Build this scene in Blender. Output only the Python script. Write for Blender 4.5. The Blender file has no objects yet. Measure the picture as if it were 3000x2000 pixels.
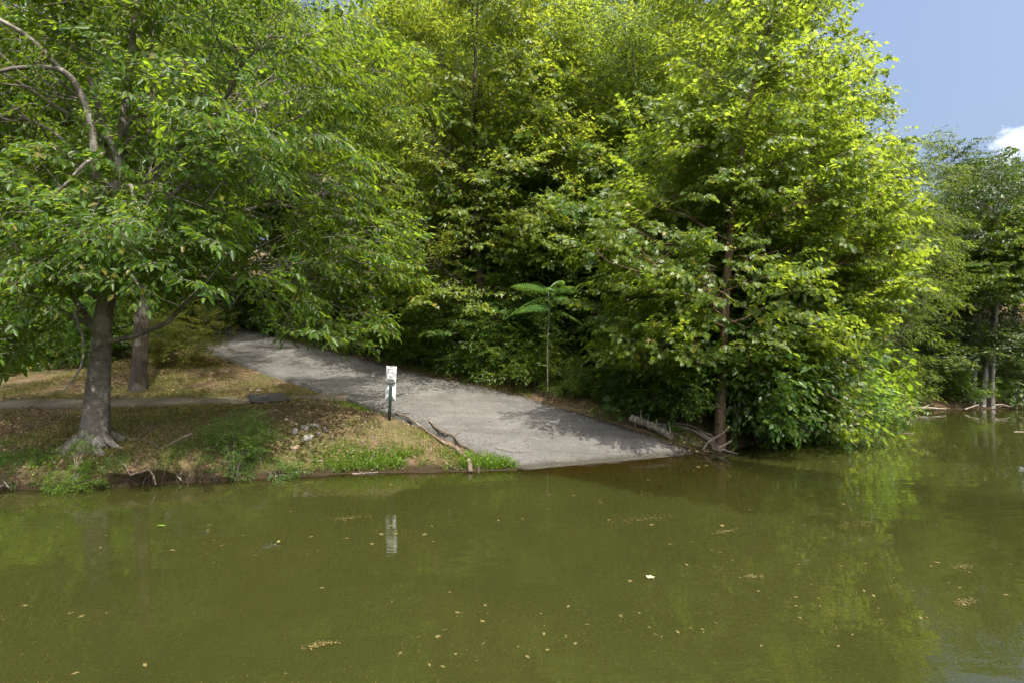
import bpy, math, random
import numpy as np
from mathutils import Vector, Matrix

# ------------------------------------------------------------------ camera, sky, sun, exposure
scene = bpy.context.scene
COL = scene.collection
CAM_H = 3.0
FPX = 1500.0                       # focal length in pixels of the 3000 px wide photograph
cam_d = bpy.data.cameras.new('camera'); cam = bpy.data.objects.new('camera', cam_d); COL.objects.link(cam)
cam.location = (0, 0, CAM_H); cam.rotation_euler = (math.radians(90), 0, 0)
cam_d.sensor_width = 36.0; cam_d.lens = 18.0; cam_d.clip_start = 0.1; cam_d.clip_end = 3000
scene.camera = cam

SUN_EL, SUN_AZ = math.radians(60), math.radians(150)   # azimuth clockwise from +Y (the view direction)
world = bpy.data.worlds.new('World'); scene.world = world; world.use_nodes = True
wn = world.node_tree.nodes; wl = world.node_tree.links; wn.clear()
sky = wn.new('ShaderNodeTexSky'); sky.sky_type = 'NISHITA'; sky.sun_disc = False
sky.sun_elevation = SUN_EL; sky.sun_rotation = SUN_AZ; sky.air_density = 1.0; sky.dust_density = 9.0; sky.ozone_density = 3.0
tc = wn.new('ShaderNodeTexCoord'); mp = wn.new('ShaderNodeMapping'); mp.inputs['Scale'].default_value = (1, 1, 1.9)
nz = wn.new('ShaderNodeTexNoise'); nz.inputs['Scale'].default_value = 4.2; nz.inputs['Detail'].default_value = 9; nz.inputs['Roughness'].default_value = 0.58; nz.noise_dimensions = '4D'; nz.inputs['W'].default_value = 86 * 1.37
cr = wn.new('ShaderNodeValToRGB'); cr.color_ramp.elements[0].position = 0.57; cr.color_ramp.elements[1].position = 0.80
mixc = wn.new('ShaderNodeMix'); mixc.data_type = 'RGBA'; mixc.inputs['B'].default_value = (15, 15.2, 15.6, 1)  # noise clouds: the small one in view, plus unseen ones added for fill light
bg = wn.new('ShaderNodeBackground'); bg.inputs['Strength'].default_value = 0.095
wo = wn.new('ShaderNodeOutputWorld')
wl.new(tc.outputs['Generated'], mp.inputs['Vector']); wl.new(mp.outputs['Vector'], nz.inputs['Vector'])
wl.new(nz.outputs['Fac'], cr.inputs['Fac']); wl.new(cr.outputs['Color'], mixc.inputs['Factor'])
wl.new(sky.outputs['Color'], mixc.inputs['A']); wl.new(mixc.outputs['Result'], bg.inputs['Color']); wl.new(bg.outputs['Background'], wo.inputs['Surface'])

sun_d = bpy.data.lights.new('sun', 'SUN'); sun_d.energy = 2.5; sun_d.angle = math.radians(0.55); sun_d.color = (1.0, 0.94, 0.82)
sun = bpy.data.objects.new('sun', sun_d); COL.objects.link(sun)
to_sun = Vector((math.sin(SUN_AZ) * math.cos(SUN_EL), math.cos(SUN_AZ) * math.cos(SUN_EL), math.sin(SUN_EL)))
sun.rotation_euler = (-to_sun).to_track_quat('-Z', 'Y').to_euler()
sun.location = (20, -20, 40)

vs = scene.view_settings
scene.display_settings.display_device = 'sRGB'
vs.view_transform = 'Standard'; vs.look = 'None'; vs.exposure = 1.70; vs.gamma = 1.0; vs.use_curve_mapping = False
cy = scene.cycles
cy.max_bounces = 8; cy.diffuse_bounces = 5; cy.glossy_bounces = 3; cy.transmission_bounces = 4; cy.transparent_max_bounces = 6
cy.caustics_reflective = False; cy.caustics_refractive = False
cy.sample_clamp_indirect = 4.0
cy.adaptive_threshold = 0.02
cy.use_denoising = True; cy.denoiser = 'OPENIMAGEDENOISE'; cy.denoising_prefilter = 'NONE'; cy.denoising_input_passes = 'RGB_ALBEDO_NORMAL'

# ------------------------------------------------------------------ helpers
R = np.random.default_rng

def at(px, py, Y):
    """world point seen at photo pixel (px, py) at depth Y"""
    return np.array([(px - 1500) * Y / FPX, Y, CAM_H - (py - 1000) * Y / FPX])

def link(o, parent=None):
    COL.objects.link(o)
    if parent is not None: o.parent = parent
    return o

def tag(o, label=None, cat=None, group=None, kind=None):
    if label: o['label'] = label
    if cat: o['category'] = cat
    if group: o['group'] = group
    if kind: o['kind'] = kind
    return o

def empty(name, loc):
    o = bpy.data.objects.new(name, None); o.location = [float(v) for v in loc]; o.empty_display_size = 0.2
    return link(o)

def np_mesh(name, V, T, mat, smooth=False):
    """mesh from vertex array and triangle (or quad) array"""
    V = np.ascontiguousarray(V, dtype=np.float32); T = np.ascontiguousarray(T, dtype=np.int32)
    me = bpy.data.meshes.new(name)
    n, k = T.shape
    me.vertices.add(len(V)); me.vertices.foreach_set('co', V.ravel())
    me.loops.add(n * k); me.loops.foreach_set('vertex_index', T.ravel())
    me.polygons.add(n); me.polygons.foreach_set('loop_start', np.arange(0, n * k, k, dtype=np.int32))
    if smooth: me.polygons.foreach_set('use_smooth', np.ones(n, dtype=bool))
    me.update(calc_edges=True)
    if mat: me.materials.append(mat)
    return me

def np_obj(name, V, T, mat, parent=None, smooth=False):
    return link(bpy.data.objects.new(name, np_mesh(name, V, T, mat, smooth)), parent)

class MB:
    """collects tubes and boxes into one mesh (quads)"""
    def __init__(s): s.V = []; s.F = []; s.n = 0
    def add(s, V, F):
        s.V.append(np.asarray(V, float)); s.F.append(np.asarray(F, int) + s.n); s.n += len(V)
    def tube(s, P, r, sides=6, caps=True, wob=0.0, rng=None):
        P = np.asarray(P, float); m = len(P)
        r = np.broadcast_to(np.asarray(r, float), (m,)).copy()
        t = np.gradient(P, axis=0); t /= np.linalg.norm(t, axis=1)[:, None] + 1e-9
        ref = np.array([0.0, 0, 1]) if abs(t[:, 2]).mean() < 0.8 else np.array([1.0, 0, 0])
        a = np.cross(t, ref); a /= np.linalg.norm(a, axis=1)[:, None] + 1e-9
        b = np.cross(t, a)
        ang = np.linspace(0, 2 * np.pi, sides, endpoint=False)
        rr = r[:, None] * np.ones(sides)
        if wob: rr = rr * (1 + wob * (rng.random((m, sides)) - 0.5) * 2)
        V = P[:, None, :] + rr[..., None] * (np.cos(ang)[None, :, None] * a[:, None, :] + np.sin(ang)[None, :, None] * b[:, None, :])
        i = np.arange(m - 1)[:, None] * sides; j = np.arange(sides)[None, :]; j2 = (j + 1) % sides
        F = np.stack([i + j, i + j2, i + sides + j2, i + sides + j], -1).reshape(-1, 4)
        V = V.reshape(-1, 3)
        if caps:
            c0 = len(V); V = np.vstack([V, P[0], P[-1]])
            jj = np.arange(sides); k2 = (jj + 1) % sides; L = (m - 1) * sides
            F = np.vstack([F, np.stack([np.full(sides, c0), k2, jj, np.full(sides, c0)], -1), np.stack([np.full(sides, c0 + 1), L + jj, L + k2, np.full(sides, c0 + 1)], -1)])
        s.add(V, F)
    def box(s, c, size, M=None):
        h = np.array(size) / 2
        V = np.array([[x, y, z] for z in (-1, 1) for y in (-1, 1) for x in (-1, 1)]) * h
        if M is not None: V = V @ np.asarray(M).T
        s.add(V + np.asarray(c), [[0, 2, 3, 1], [4, 5, 7, 6], [0, 1, 5, 4], [2, 6, 7, 3], [0, 4, 6, 2], [1, 3, 7, 5]])
    def tris(s):
        V = np.vstack(s.V); F = np.vstack(s.F)
        T = np.vstack([F[:, [0, 1, 2]], F[:, [0, 2, 3]]])
        ok = (T[:, 0] != T[:, 1]) & (T[:, 1] != T[:, 2]) & (T[:, 0] != T[:, 2])
        return V, T[ok]
    def build(s, name, mat, parent=None, smooth=True, origin=None):
        V, T = s.tris()
        if origin is not None: V = V - np.asarray(origin)
        return np_obj(name, V, T, mat, parent, smooth)

def vnoise(x, y, seed=0):
    """smooth value noise in 0..1"""
    x = np.asarray(x, float); y = np.asarray(y, float)
    xi = np.floor(x).astype(np.int64); yi = np.floor(y).astype(np.int64)
    xf = x - xi; yf = y - yi; u = xf * xf * (3 - 2 * xf); v = yf * yf * (3 - 2 * yf)
    def h(a, b):
        n = (a * 374761393 + b * 668265263 + seed * 974711) & 0x7fffffff
        n = ((n ^ (n >> 13)) * 1274126177) & 0x7fffffff
        return ((n ^ (n >> 16)) & 0xffff) / 65535.0
    return (h(xi, yi) * (1 - u) + h(xi + 1, yi) * u) * (1 - v) + (h(xi, yi + 1) * (1 - u) + h(xi + 1, yi + 1) * u) * v

def fbm(x, y, seed=0, o=4):
    s = 0; a = 0.5; t = 0
    for k in range(o):
        s = s + a * vnoise(x * 2 ** k, y * 2 ** k, seed + k); t += a; a *= 0.5
    return s / t

def smooth(a, b, x):
    t = np.clip((np.asarray(x, float) - a) / (b - a), 0, 1); return t * t * (3 - 2 * t)

def curve(P, n):
    """Catmull-Rom through the points"""
    P = np.asarray(P, float); Q = np.vstack([2 * P[0] - P[1], P, 2 * P[-1] - P[-2]])
    m = len(P) - 1; t = np.linspace(0, m - 1e-6, n); i = t.astype(int); f = (t - i)[:, None]
    p0, p1, p2, p3 = Q[i], Q[i + 1], Q[i + 2], Q[i + 3]
    return 0.5 * (2 * p1 + (p2 - p0) * f + (2 * p0 - 5 * p1 + 4 * p2 - p3) * f * f + (3 * p1 - p0 - 3 * p2 + p3) * f ** 3)

ORD = ['first', 'second', 'third', 'fourth', 'fifth', 'sixth', 'seventh', 'eighth', 'ninth', 'tenth', 'eleventh', 'twelfth', 'thirteenth',
       'fourteenth', 'fifteenth', 'sixteenth', 'seventeenth', 'eighteenth', 'nineteenth', 'twentieth', 'twenty-first', 'twenty-second',
       'twenty-third', 'twenty-fourth', 'twenty-fifth', 'twenty-sixth', 'twenty-seventh', 'twenty-eighth', 'twenty-ninth', 'thirtieth',
       'thirty-first', 'thirty-second', 'thirty-third', 'thirty-fourth', 'thirty-fifth', 'thirty-sixth', 'thirty-seventh', 'thirty-eighth', 'thirty-ninth', 'fortieth',
       'forty-first', 'forty-second', 'forty-third', 'forty-fourth', 'forty-fifth']

# ------------------------------------------------------------------ materials
class NT:
    def __init__(s, name):
        s.m = bpy.data.materials.new(name); s.m.use_nodes = True
        s.t = s.m.node_tree; s.N = s.t.nodes; s.N.clear(); s.out = s.N.new('ShaderNodeOutputMaterial')
    def n(s, typ, ins=None, **kw):
        d = s.N.new('ShaderNode' + typ)
        for k, v in kw.items(): setattr(d, k, v)
        for k, v in (ins or {}).items(): s.set(d, k, v)
        return d
    def set(s, d, k, v):
        sock = d.inputs[k]
        if isinstance(v, bpy.types.NodeSocket): s.t.links.new(v, sock)
        elif isinstance(v, bpy.types.Node): s.t.links.new(v.outputs[0], sock)
        else: sock.default_value = v
    def ramp(s, fac, stops, interp='LINEAR'):
        d = s.N.new('ShaderNodeValToRGB'); e = d.color_ramp.elements; d.color_ramp.interpolation = interp
        while len(e) < len(stops): e.new(0.5)
        for el, (p, c) in zip(e, stops): el.position = p; el.color = (*c, 1) if len(c) == 3 else c
        s.set(d, 'Fac', fac); return d
    def mix(s, f, a, b, blend='MIX'):
        d = s.n('Mix', data_type='RGBA', blend_type=blend); s.set(d, 'Factor', f); s.set(d, 'A', a); s.set(d, 'B', b)
        return d.outputs['Result']
    def noise(s, scale, detail=4, rough=0.55, vec=None, dist=0.0):
        d = s.n('TexNoise', {'Scale': scale, 'Detail': detail, 'Roughness': rough, 'Distortion': dist})
        if vec is not None: s.set(d, 'Vector', vec)
        return d
    def obj(s, scale=(1, 1, 1)):
        c = s.n('TexCoord'); m = s.n('Mapping', {'Vector': c.outputs['Object'], 'Scale': scale}); return m.outputs[0]
    def bump(s, h, strength=0.5, dist=0.02):
        return s.n('Bump', {'Height': h, 'Strength': strength, 'Distance': dist}).outputs[0]
    def pbr(s, col, rough=0.8, spec=0.3, normal=None, **kw):
        d = s.n('BsdfPrincipled', {'Base Color': col, 'Roughness': rough, 'Specular IOR Level': spec})
        if normal is not None: s.set(d, 'Normal', normal)
        for k, v in kw.items(): s.set(d, k, v)
        s.t.links.new(d.outputs[0], s.out.inputs['Surface']); return d

C4 = lambda c: (*c, 1)

def leaf_mat(name, dark, mid, light, trans=0.42, tcol=(0.20, 0.27, 0.02), rough=0.42, spec=0.45, odd=None, single=False):
    m = NT(name)
    g = m.n('NewGeometry'); oi = m.n('ObjectInfo')
    stops = [(0.0, dark), (0.5, mid), (0.93, light)]
    if odd: stops.append((0.985, odd))
    rnd = oi.outputs['Random'] if single else g.outputs['Random Per Island']
    base = m.ramp(rnd, stops)
    hs = m.n('HueSaturation', {'Color': base.outputs[0]})
    v = m.n('MapRange', {'Value': oi.outputs['Random'], 'To Min': 0.82, 'To Max': 1.18}); m.set(hs, 'Value', v.outputs[0])
    h2 = m.n('MapRange', {'Value': oi.outputs['Random'], 'To Min': 0.512, 'To Max': 0.488}); m.set(hs, 'Hue', h2.outputs[0])
    p = m.n('BsdfPrincipled', {'Base Color': hs.outputs[0], 'Roughness': rough, 'Specular IOR Level': spec})
    rt = m.n('MapRange', {'Value': rnd, 'To Min': 0.72, 'To Max': 1.3})
    tc_ = m.n('HueSaturation', {'Color': C4(tcol), 'Value': rt.outputs[0]}); m.set(tc_, 'Hue', h2.outputs[0])
    t = m.n('BsdfTranslucent', {'Color': tc_.outputs[0]})
    x = m.n('MixShader', {0: trans, 1: p.outputs[0], 2: t.outputs[0]})
    m.t.links.new(x.outputs[0], m.out.inputs['Surface'])
    return m.m

def bark_mat(name, c1, c2, pale, zs=0.25, scale=9, pale_pos=0.62, bump=0.6):
    m = NT(name)
    v = m.obj((1, 1, zs))
    n1 = m.noise(scale, 6, 0.65, v, 0.4); n2 = m.noise(scale * 3.1, 5, 0.7, v)
    n3 = m.noise(2.6, 4, 0.6, m.obj((1, 1, 0.8)))
    col = m.ramp(n1.outputs['Fac'], [(0.3, c1), (0.65, c2)])
    spot = m.ramp(n3.outputs['Fac'], [(pale_pos, (0, 0, 0)), (pale_pos + 0.07, (1, 1, 1))])
    fine = m.ramp(n2.outputs['Fac'], [(0.42, (0.25, 0.25, 0.25)), (0.62, (1, 1, 1))])
    c = m.mix(m.n('Math', {0: spot.outputs[0], 1: fine.outputs[0]}, operation='MULTIPLY'), col.outputs[0], C4(pale))
    h = m.n('Math', {0: n1.outputs['Fac'], 1: n2.outputs['Fac']}, operation='ADD')
    m.pbr(c, 0.85, 0.2, m.bump(h, bump, 0.03))
    return m.m

# foliage
M_NEAR = leaf_mat('broad leaf green', (0.022, 0.060, 0.007), (0.036, 0.088, 0.009), (0.058, 0.116, 0.011), 0.48, (0.28, 0.43, 0.022), 0.40, 0.32, odd=(0.12, 0.10, 0.014))
M_NEARL = leaf_mat('broad leaf green single', (0.022, 0.060, 0.007), (0.036, 0.088, 0.009), (0.058, 0.116, 0.011), 0.48, (0.28, 0.43, 0.022), 0.40, 0.32, single=True)
M_SYC = leaf_mat('lobed leaf yellow green', (0.042, 0.086, 0.013), (0.068, 0.116, 0.016), (0.110, 0.148, 0.019), 0.50, (0.385, 0.50, 0.040), 0.40, 0.42, odd=(0.20, 0.15, 0.02))
M_SYCL = leaf_mat('lobed leaf yellow green single', (0.042, 0.086, 0.013), (0.068, 0.116, 0.016), (0.110, 0.148, 0.019), 0.50, (0.385, 0.50, 0.040), 0.40, 0.42, single=True)
M_BG = leaf_mat('forest leaf green', (0.036, 0.084, 0.016), (0.055, 0.112, 0.020), (0.084, 0.140, 0.024), 0.50, (0.375, 0.49, 0.040), 0.44, 0.38)
M_DK = leaf_mat('understory leaf green', (0.026, 0.070, 0.013), (0.042, 0.096, 0.017), (0.066, 0.122, 0.022), 0.50, (0.31, 0.47, 0.055), 0.40, 0.5)
M_FINE = leaf_mat('narrow leaf lime', (0.045, 0.082, 0.014), (0.066, 0.106, 0.016), (0.095, 0.132, 0.018), 0.45, (0.32, 0.40, 0.035), 0.45, 0.35)
M_BUSH = leaf_mat('bush leaf olive', (0.045, 0.070, 0.012), (0.085, 0.105, 0.016), (0.150, 0.150, 0.020), 0.40, (0.32, 0.34, 0.03), 0.5, 0.3, odd=(0.16, 0.09, 0.03))
M_OAK = leaf_mat('dark oak leaf', (0.017, 0.042, 0.008), (0.028, 0.060, 0.010), (0.044, 0.080, 0.013), 0.40, (0.14, 0.22, 0.022), 0.4, 0.5)
M_WEED = leaf_mat('weed leaf', (0.050, 0.115, 0.012), (0.085, 0.160, 0.014), (0.130, 0.190, 0.016), 0.42, (0.30, 0.42, 0.02), 0.45, 0.35)
M_GRASS = leaf_mat('grass blade', (0.075, 0.110, 0.022), (0.140, 0.155, 0.036), (0.270, 0.225, 0.090), 0.38, (0.36, 0.38, 0.06), 0.6, 0.2)
M_LITTER = leaf_mat('dead leaf', (0.085, 0.050, 0.026), (0.190, 0.125, 0.070), (0.330, 0.245, 0.165), 0.15, (0.30, 0.18, 0.06), 0.75, 0.15)
M_FLOAT = leaf_mat('floating leaf', (0.085, 0.066, 0.022), (0.13, 0.105, 0.036), (0.18, 0.155, 0.06), 0.12, (0.35, 0.25, 0.04), 0.6, 0.3)
M_TOH = leaf_mat('compound leaflet', (0.034, 0.088, 0.018), (0.050, 0.112, 0.022), (0.072, 0.138, 0.028), 0.40, (0.20, 0.34, 0.04), 0.4, 0.4)
# bark and wood
B_GREY = bark_mat('smooth grey bark', (0.105, 0.088, 0.072), (0.215, 0.195, 0.170), (0.36, 0.345, 0.32), 1.9, 6, 0.52, 0.8)
B_LICH = bark_mat('ridged bark with lichen', (0.040, 0.032, 0.026), (0.105, 0.088, 0.072), (0.20, 0.21, 0.17), 0.2, 12, 0.54, 0.9)
B_SYC = bark_mat('brown flaking bark', (0.085, 0.055, 0.036), (0.180, 0.125, 0.085), (0.33, 0.30, 0.25), 0.22, 10, 0.58, 0.7)
B_DARK = bark_mat('dark forest bark', (0.040, 0.032, 0.025), (0.095, 0.078, 0.062), (0.17, 0.16, 0.14), 0.2, 9, 0.6, 0.7)
B_PALE = bark_mat('pale shore bark', (0.10, 0.088, 0.080), (0.19, 0.178, 0.165), (0.31, 0.30, 0.285), 0.3, 8, 0.5, 0.4)
B_DRIFT = bark_mat('weathered driftwood', (0.070, 0.050, 0.034), (0.165, 0.130, 0.098), (0.28, 0.25, 0.21), 1.0, 16, 0.55, 0.6)
B_BLEACH = bark_mat('bleached dead wood', (0.13, 0.105, 0.082), (0.25, 0.215, 0.172), (0.36, 0.33, 0.285), 1.0, 16, 0.5, 0.5)
B_STICK = bark_mat('grey brown stick', (0.10, 0.080, 0.062), (0.200, 0.170, 0.140), (0.30, 0.28, 0.25), 1.0, 18, 0.55, 0.4)

def mat_ground():
    m = NT('leaf strewn soil')
    v = m.obj()
    n1 = m.noise(0.55, 5, 0.6, v, 0.3); n2 = m.noise(5.5, 6, 0.7, v); n3 = m.noise(38, 4, 0.7, v)
    soil = m.ramp(n2.outputs['Fac'], [(0.3, (0.075, 0.050, 0.030)), (0.55, (0.150, 0.105, 0.065)), (0.75, (0.240, 0.185, 0.120))])
    moss = m.ramp(n3.outputs['Fac'], [(0.35, (0.040, 0.055, 0.012)), (0.7, (0.120, 0.125, 0.035))])
    f = m.ramp(n1.outputs['Fac'], [(0.44, (0, 0, 0)), (0.6, (0.75, 0.75, 0.75))])
    c = m.mix(f.outputs[0], soil.outputs[0], moss.outputs[0])
    spk = m.ramp(n3.outputs['Fac'], [(0.62, (0, 0, 0)), (0.70, (0.8, 0.8, 0.8))])
    c = m.mix(spk.outputs[0], c, C4((0.30, 0.235, 0.155)))
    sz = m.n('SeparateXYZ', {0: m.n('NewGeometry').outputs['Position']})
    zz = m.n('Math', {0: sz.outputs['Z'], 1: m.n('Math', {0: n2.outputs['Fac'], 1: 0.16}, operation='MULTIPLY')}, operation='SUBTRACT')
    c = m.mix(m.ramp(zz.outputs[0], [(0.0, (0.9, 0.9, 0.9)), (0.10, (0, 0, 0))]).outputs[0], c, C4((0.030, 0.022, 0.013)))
    h = m.n('Math', {0: n2.outputs['Fac'], 1: n3.outputs['Fac']}, operation='ADD')
    m.pbr(c, 0.95, 0.1, m.bump(h, 0.9, 0.05)); return m.m

def mat_concrete(name, a, b, c, groove=True, grime=(0.07, 0.06, 0.042), wet=False):
    m = NT(name); v = m.obj()
    n1 = m.noise(0.8, 6, 0.62, v, 0.3); n2 = m.noise(24, 5, 0.7, v); n3 = m.noise(150, 3, 0.7, v); n4 = m.noise(3.2, 5, 0.65, v)
    col = m.ramp(n1.outputs['Fac'], [(0.3, a), (0.52, b), (0.72, c)])
    col2 = m.mix(m.ramp(n2.outputs['Fac'], [(0.35, (0.55, 0.55, 0.55)), (0.6, (0, 0, 0))]).outputs[0], col.outputs[0], C4(tuple(x * 0.62 for x in a)))
    col3 = m.mix(m.ramp(n4.outputs['Fac'], [(0.62, (0, 0, 0)), (0.78, (0.55, 0.55, 0.55))]).outputs[0], col2, C4(grime))
    spots = m.ramp(n3.outputs['Fac'], [(0.70, (0, 0, 0)), (0.76, (0.5, 0.5, 0.5))])
    col4 = m.mix(spots.outputs[0], col3, C4((0.26, 0.25, 0.225)))
    h = m.n('Math', {0: n2.outputs['Fac'], 1: n3.outputs['Fac']}, operation='ADD')
    if groove:
        w = m.n('TexWave', {'Vector': m.obj((0.763, -0.647, 0)), 'Scale': 5.2, 'Distortion': 3.0, 'Detail': 3.0, 'Detail Scale': 1.5}, wave_type='BANDS', bands_direction='DIAGONAL')
        wv = m.ramp(w.outputs['Fac'], [(0.0, (0.6, 0.6, 0.6)), (0.22, (1, 1, 1))])
        h = m.n('Math', {0: h.outputs[0], 1: wv.outputs[0]}, operation='ADD')
    vo = m.n('TexVoronoi', {'Vector': m.n('VectorMath', {0: v, 1: m.n('VectorMath', {0: m.noise(1.4, 4, 0.6, v).outputs['Color'], 1: (1.6, 1.6, 0)}, operation='MULTIPLY').outputs[0]}, operation='ADD').outputs[0], 'Scale': 0.32}, feature='DISTANCE_TO_EDGE', voronoi_dimensions='2D')
    ck = m.ramp(vo.outputs['Distance'], [(0.0, (0.75, 0.75, 0.75)), (0.006, (0, 0, 0))])
    col4 = m.mix(ck.outputs[0], col4, C4((0.045, 0.040, 0.030)))
    rough = 0.9
    pit = m.noise(7.0, 6, 0.7, m.n('Mapping', {'Vector': v, 'Rotation': (0, 0, 0.703), 'Scale': (2.2, 0.55, 1)}).outputs[0])
    col4 = m.mix(m.ramp(pit.outputs['Fac'], [(0.55, (0, 0, 0)), (0.66, (0.62, 0.62, 0.62))]).outputs[0], col4, C4(tuple(x * 0.42 for x in a)))
    pal = m.noise(2.3, 5, 0.7, v, 0.6)
    col4 = m.mix(m.ramp(pal.outputs['Fac'], [(0.58, (0, 0, 0)), (0.72, (0.6, 0.6, 0.6))]).outputs[0], col4, C4(tuple(x * 1.25 for x in c)))
    if wet:
        sz = m.n('SeparateXYZ', {0: m.n('NewGeometry').outputs['Position']})
        zz = m.n('Math', {0: sz.outputs['Z'], 1: m.n('Math', {0: n4.outputs['Fac'], 1: 0.09}, operation='MULTIPLY')}, operation='SUBTRACT')
        wf = m.ramp(zz.outputs[0], [(0.0, (0.8, 0.8, 0.8)), (0.05, (0, 0, 0))])
        col4 = m.mix(wf.outputs[0], col4, C4((0.050, 0.045, 0.030)))
        streak = m.noise(1.0, 5, 0.6, m.n('Mapping', {'Vector': v, 'Rotation': (0, 0, 0.703), 'Scale': (0.25, 3.2, 1)}).outputs[0])
        col4 = m.mix(m.ramp(streak.outputs['Fac'], [(0.5, (0, 0, 0)), (0.7, (0.5, 0.5, 0.5))]).outputs[0], col4, C4((0.085, 0.078, 0.066)))
    m.pbr(col4, rough, 0.25, m.bump(h, 1.0, 0.03)); return m.m

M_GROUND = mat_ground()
M_RAMP = mat_concrete('weathered concrete', (0.128, 0.125, 0.119), (0.186, 0.181, 0.173), (0.248, 0.241, 0.230), wet=True)
M_PATH = mat_concrete('old path concrete', (0.20, 0.165, 0.120), (0.26, 0.222, 0.168), (0.32, 0.28, 0.215), False)
def mat_plain(name, col, rough=0.6, spec=0.4, var=0.15, scale=20, bump=0.1, metallic=0.0):
    m = NT(name); n = m.noise(scale, 5, 0.6, m.obj())
    c = m.ramp(n.outputs['Fac'], [(0.3, tuple(x * (1 - var) for x in col)), (0.7, tuple(min(1, x * (1 + var)) for x in col))])
    m.pbr(c.outputs[0], rough, spec, m.bump(n.outputs['Fac'], bump, 0.01), Metallic=metallic); return m.m
M_SIGN = mat_plain('white sign sheeting', (0.74, 0.75, 0.76), 0.45, 0.4, 0.05, 9, 0.02)
M_SIGNB = mat_plain('bare aluminium sign back', (0.56, 0.60, 0.64), 0.5, 0.4, 0.06, 6, 0.02, 0.0)
M_INK = mat_plain('faded black ink', (0.030, 0.030, 0.040), 0.5, 0.3, 0.3, 40, 0.0)
M_POST = mat_plain('green painted steel', (0.014, 0.034, 0.022), 0.45, 0.5, 0.3, 30, 0.1)
M_BOLT = mat_plain('steel bolt', (0.35, 0.35, 0.35), 0.4, 0.5, 0.2, 60, 0.05, 0.8)
M_MAT = mat_plain('black rubber mat', (0.052, 0.050, 0.050), 0.75, 0.3, 0.45, 7, 0.4)
M_STONE = mat_plain('grey limestone', (0.20, 0.19, 0.17), 0.9, 0.2, 0.35, 9, 0.9)
M_STONE2 = mat_plain('tan sandstone', (0.25, 0.19, 0.13), 0.9, 0.2, 0.3, 9, 0.9)
M_TURT = mat_plain('dark turtle shell', (0.026, 0.028, 0.014), 0.35, 0.5, 0.4, 40, 0.3)
M_TURTY = mat_plain('yellow striped skin', (0.34, 0.31, 0.08), 0.5, 0.4, 0.3, 90, 0.1)

def mat_water():
    m = NT('murky green water')
    g = m.n('NewGeometry'); pos = g.outputs['Position']
    mp1 = m.n('Mapping', {'Vector': pos, 'Scale': (0.30, 1.0, 1), 'Rotation': (0, 0, 0.10)}).outputs[0]
    mp2 = m.n('Mapping', {'Vector': pos, 'Scale': (0.38, 1.2, 1), 'Rotation': (0, 0, -0.18)}).outputs[0]
    a = m.noise(1.5, 2, 0.45, mp1, 0.5); b = m.noise(4.2, 3, 0.5, mp2, 0.6); c = m.noise(0.22, 2, 0.5, pos); d = m.noise(13, 2, 0.5, mp1)
    calm = m.ramp(c.outputs['Fac'], [(0.36, (0.12, 0.12, 0.12)), (0.64, (1, 1, 1))])
    h = m.n('Math', {0: m.n('Math', {0: a.outputs['Fac'], 1: 1.0}, operation='MULTIPLY'), 1: m.n('Math', {0: b.outputs['Fac'], 1: 0.28}, operation='MULTIPLY')}, operation='ADD')
    h = m.n('Math', {0: h, 1: calm.outputs[0]}, operation='MULTIPLY')
    h = m.n('Math', {0: h, 1: m.n('Math', {0: d.outputs['Fac'], 1: 0.02}, operation='MULTIPLY')}, operation='ADD')
    nrm = m.bump(h, 1.0, 0.017)
    big = m.noise(0.35, 4, 0.6, pos); fine = m.noise(55, 4, 0.75, pos)
    col = m.ramp(big.outputs['Fac'], [(0.3, (0.0230, 0.0265, 0.0066)), (0.7, (0.0285, 0.0318, 0.0080))])
    sp = m.ramp(fine.outputs['Fac'], [(0.60, (0, 0, 0)), (0.70, (0.6, 0.6, 0.6))])
    col = m.mix(sp.outputs[0], col.outputs[0], C4((0.06, 0.057, 0.02)))
    body = m.n('BsdfDiffuse', {'Color': col, 'Roughness': 0.0})
    tr = m.n('BsdfTransparent', {'Color': C4((0.60, 0.48, 0.22))})
    dep = m.n('Attribute', attribute_name='depth', attribute_type='GEOMETRY')
    k = m.n('Math', {0: dep.outputs['Fac'], 1: -3.4}, operation='MULTIPLY')
    al = m.n('Math', {0: 1.0, 1: m.n('Math', {0: 2.71828, 1: k}, operation='POWER')}, operation='SUBTRACT')
    inner = m.n('MixShader', {0: al.outputs[0], 1: tr.outputs[0], 2: body.outputs[0]})
    gl = m.n('BsdfGlossy', {'Color': C4((1, 1, 1)), 'Roughness': 0.006, 'Normal': nrm})
    fr = m.n('Fresnel', {'IOR': 1.48, 'Normal': nrm})
    x = m.n('MixShader', {0: fr.outputs[0], 1: inner.outputs[0], 2: gl.outputs[0]})
    m.t.links.new(x.outputs[0], m.out.inputs['Surface']); return m.m
M_WATER = mat_water()

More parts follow.
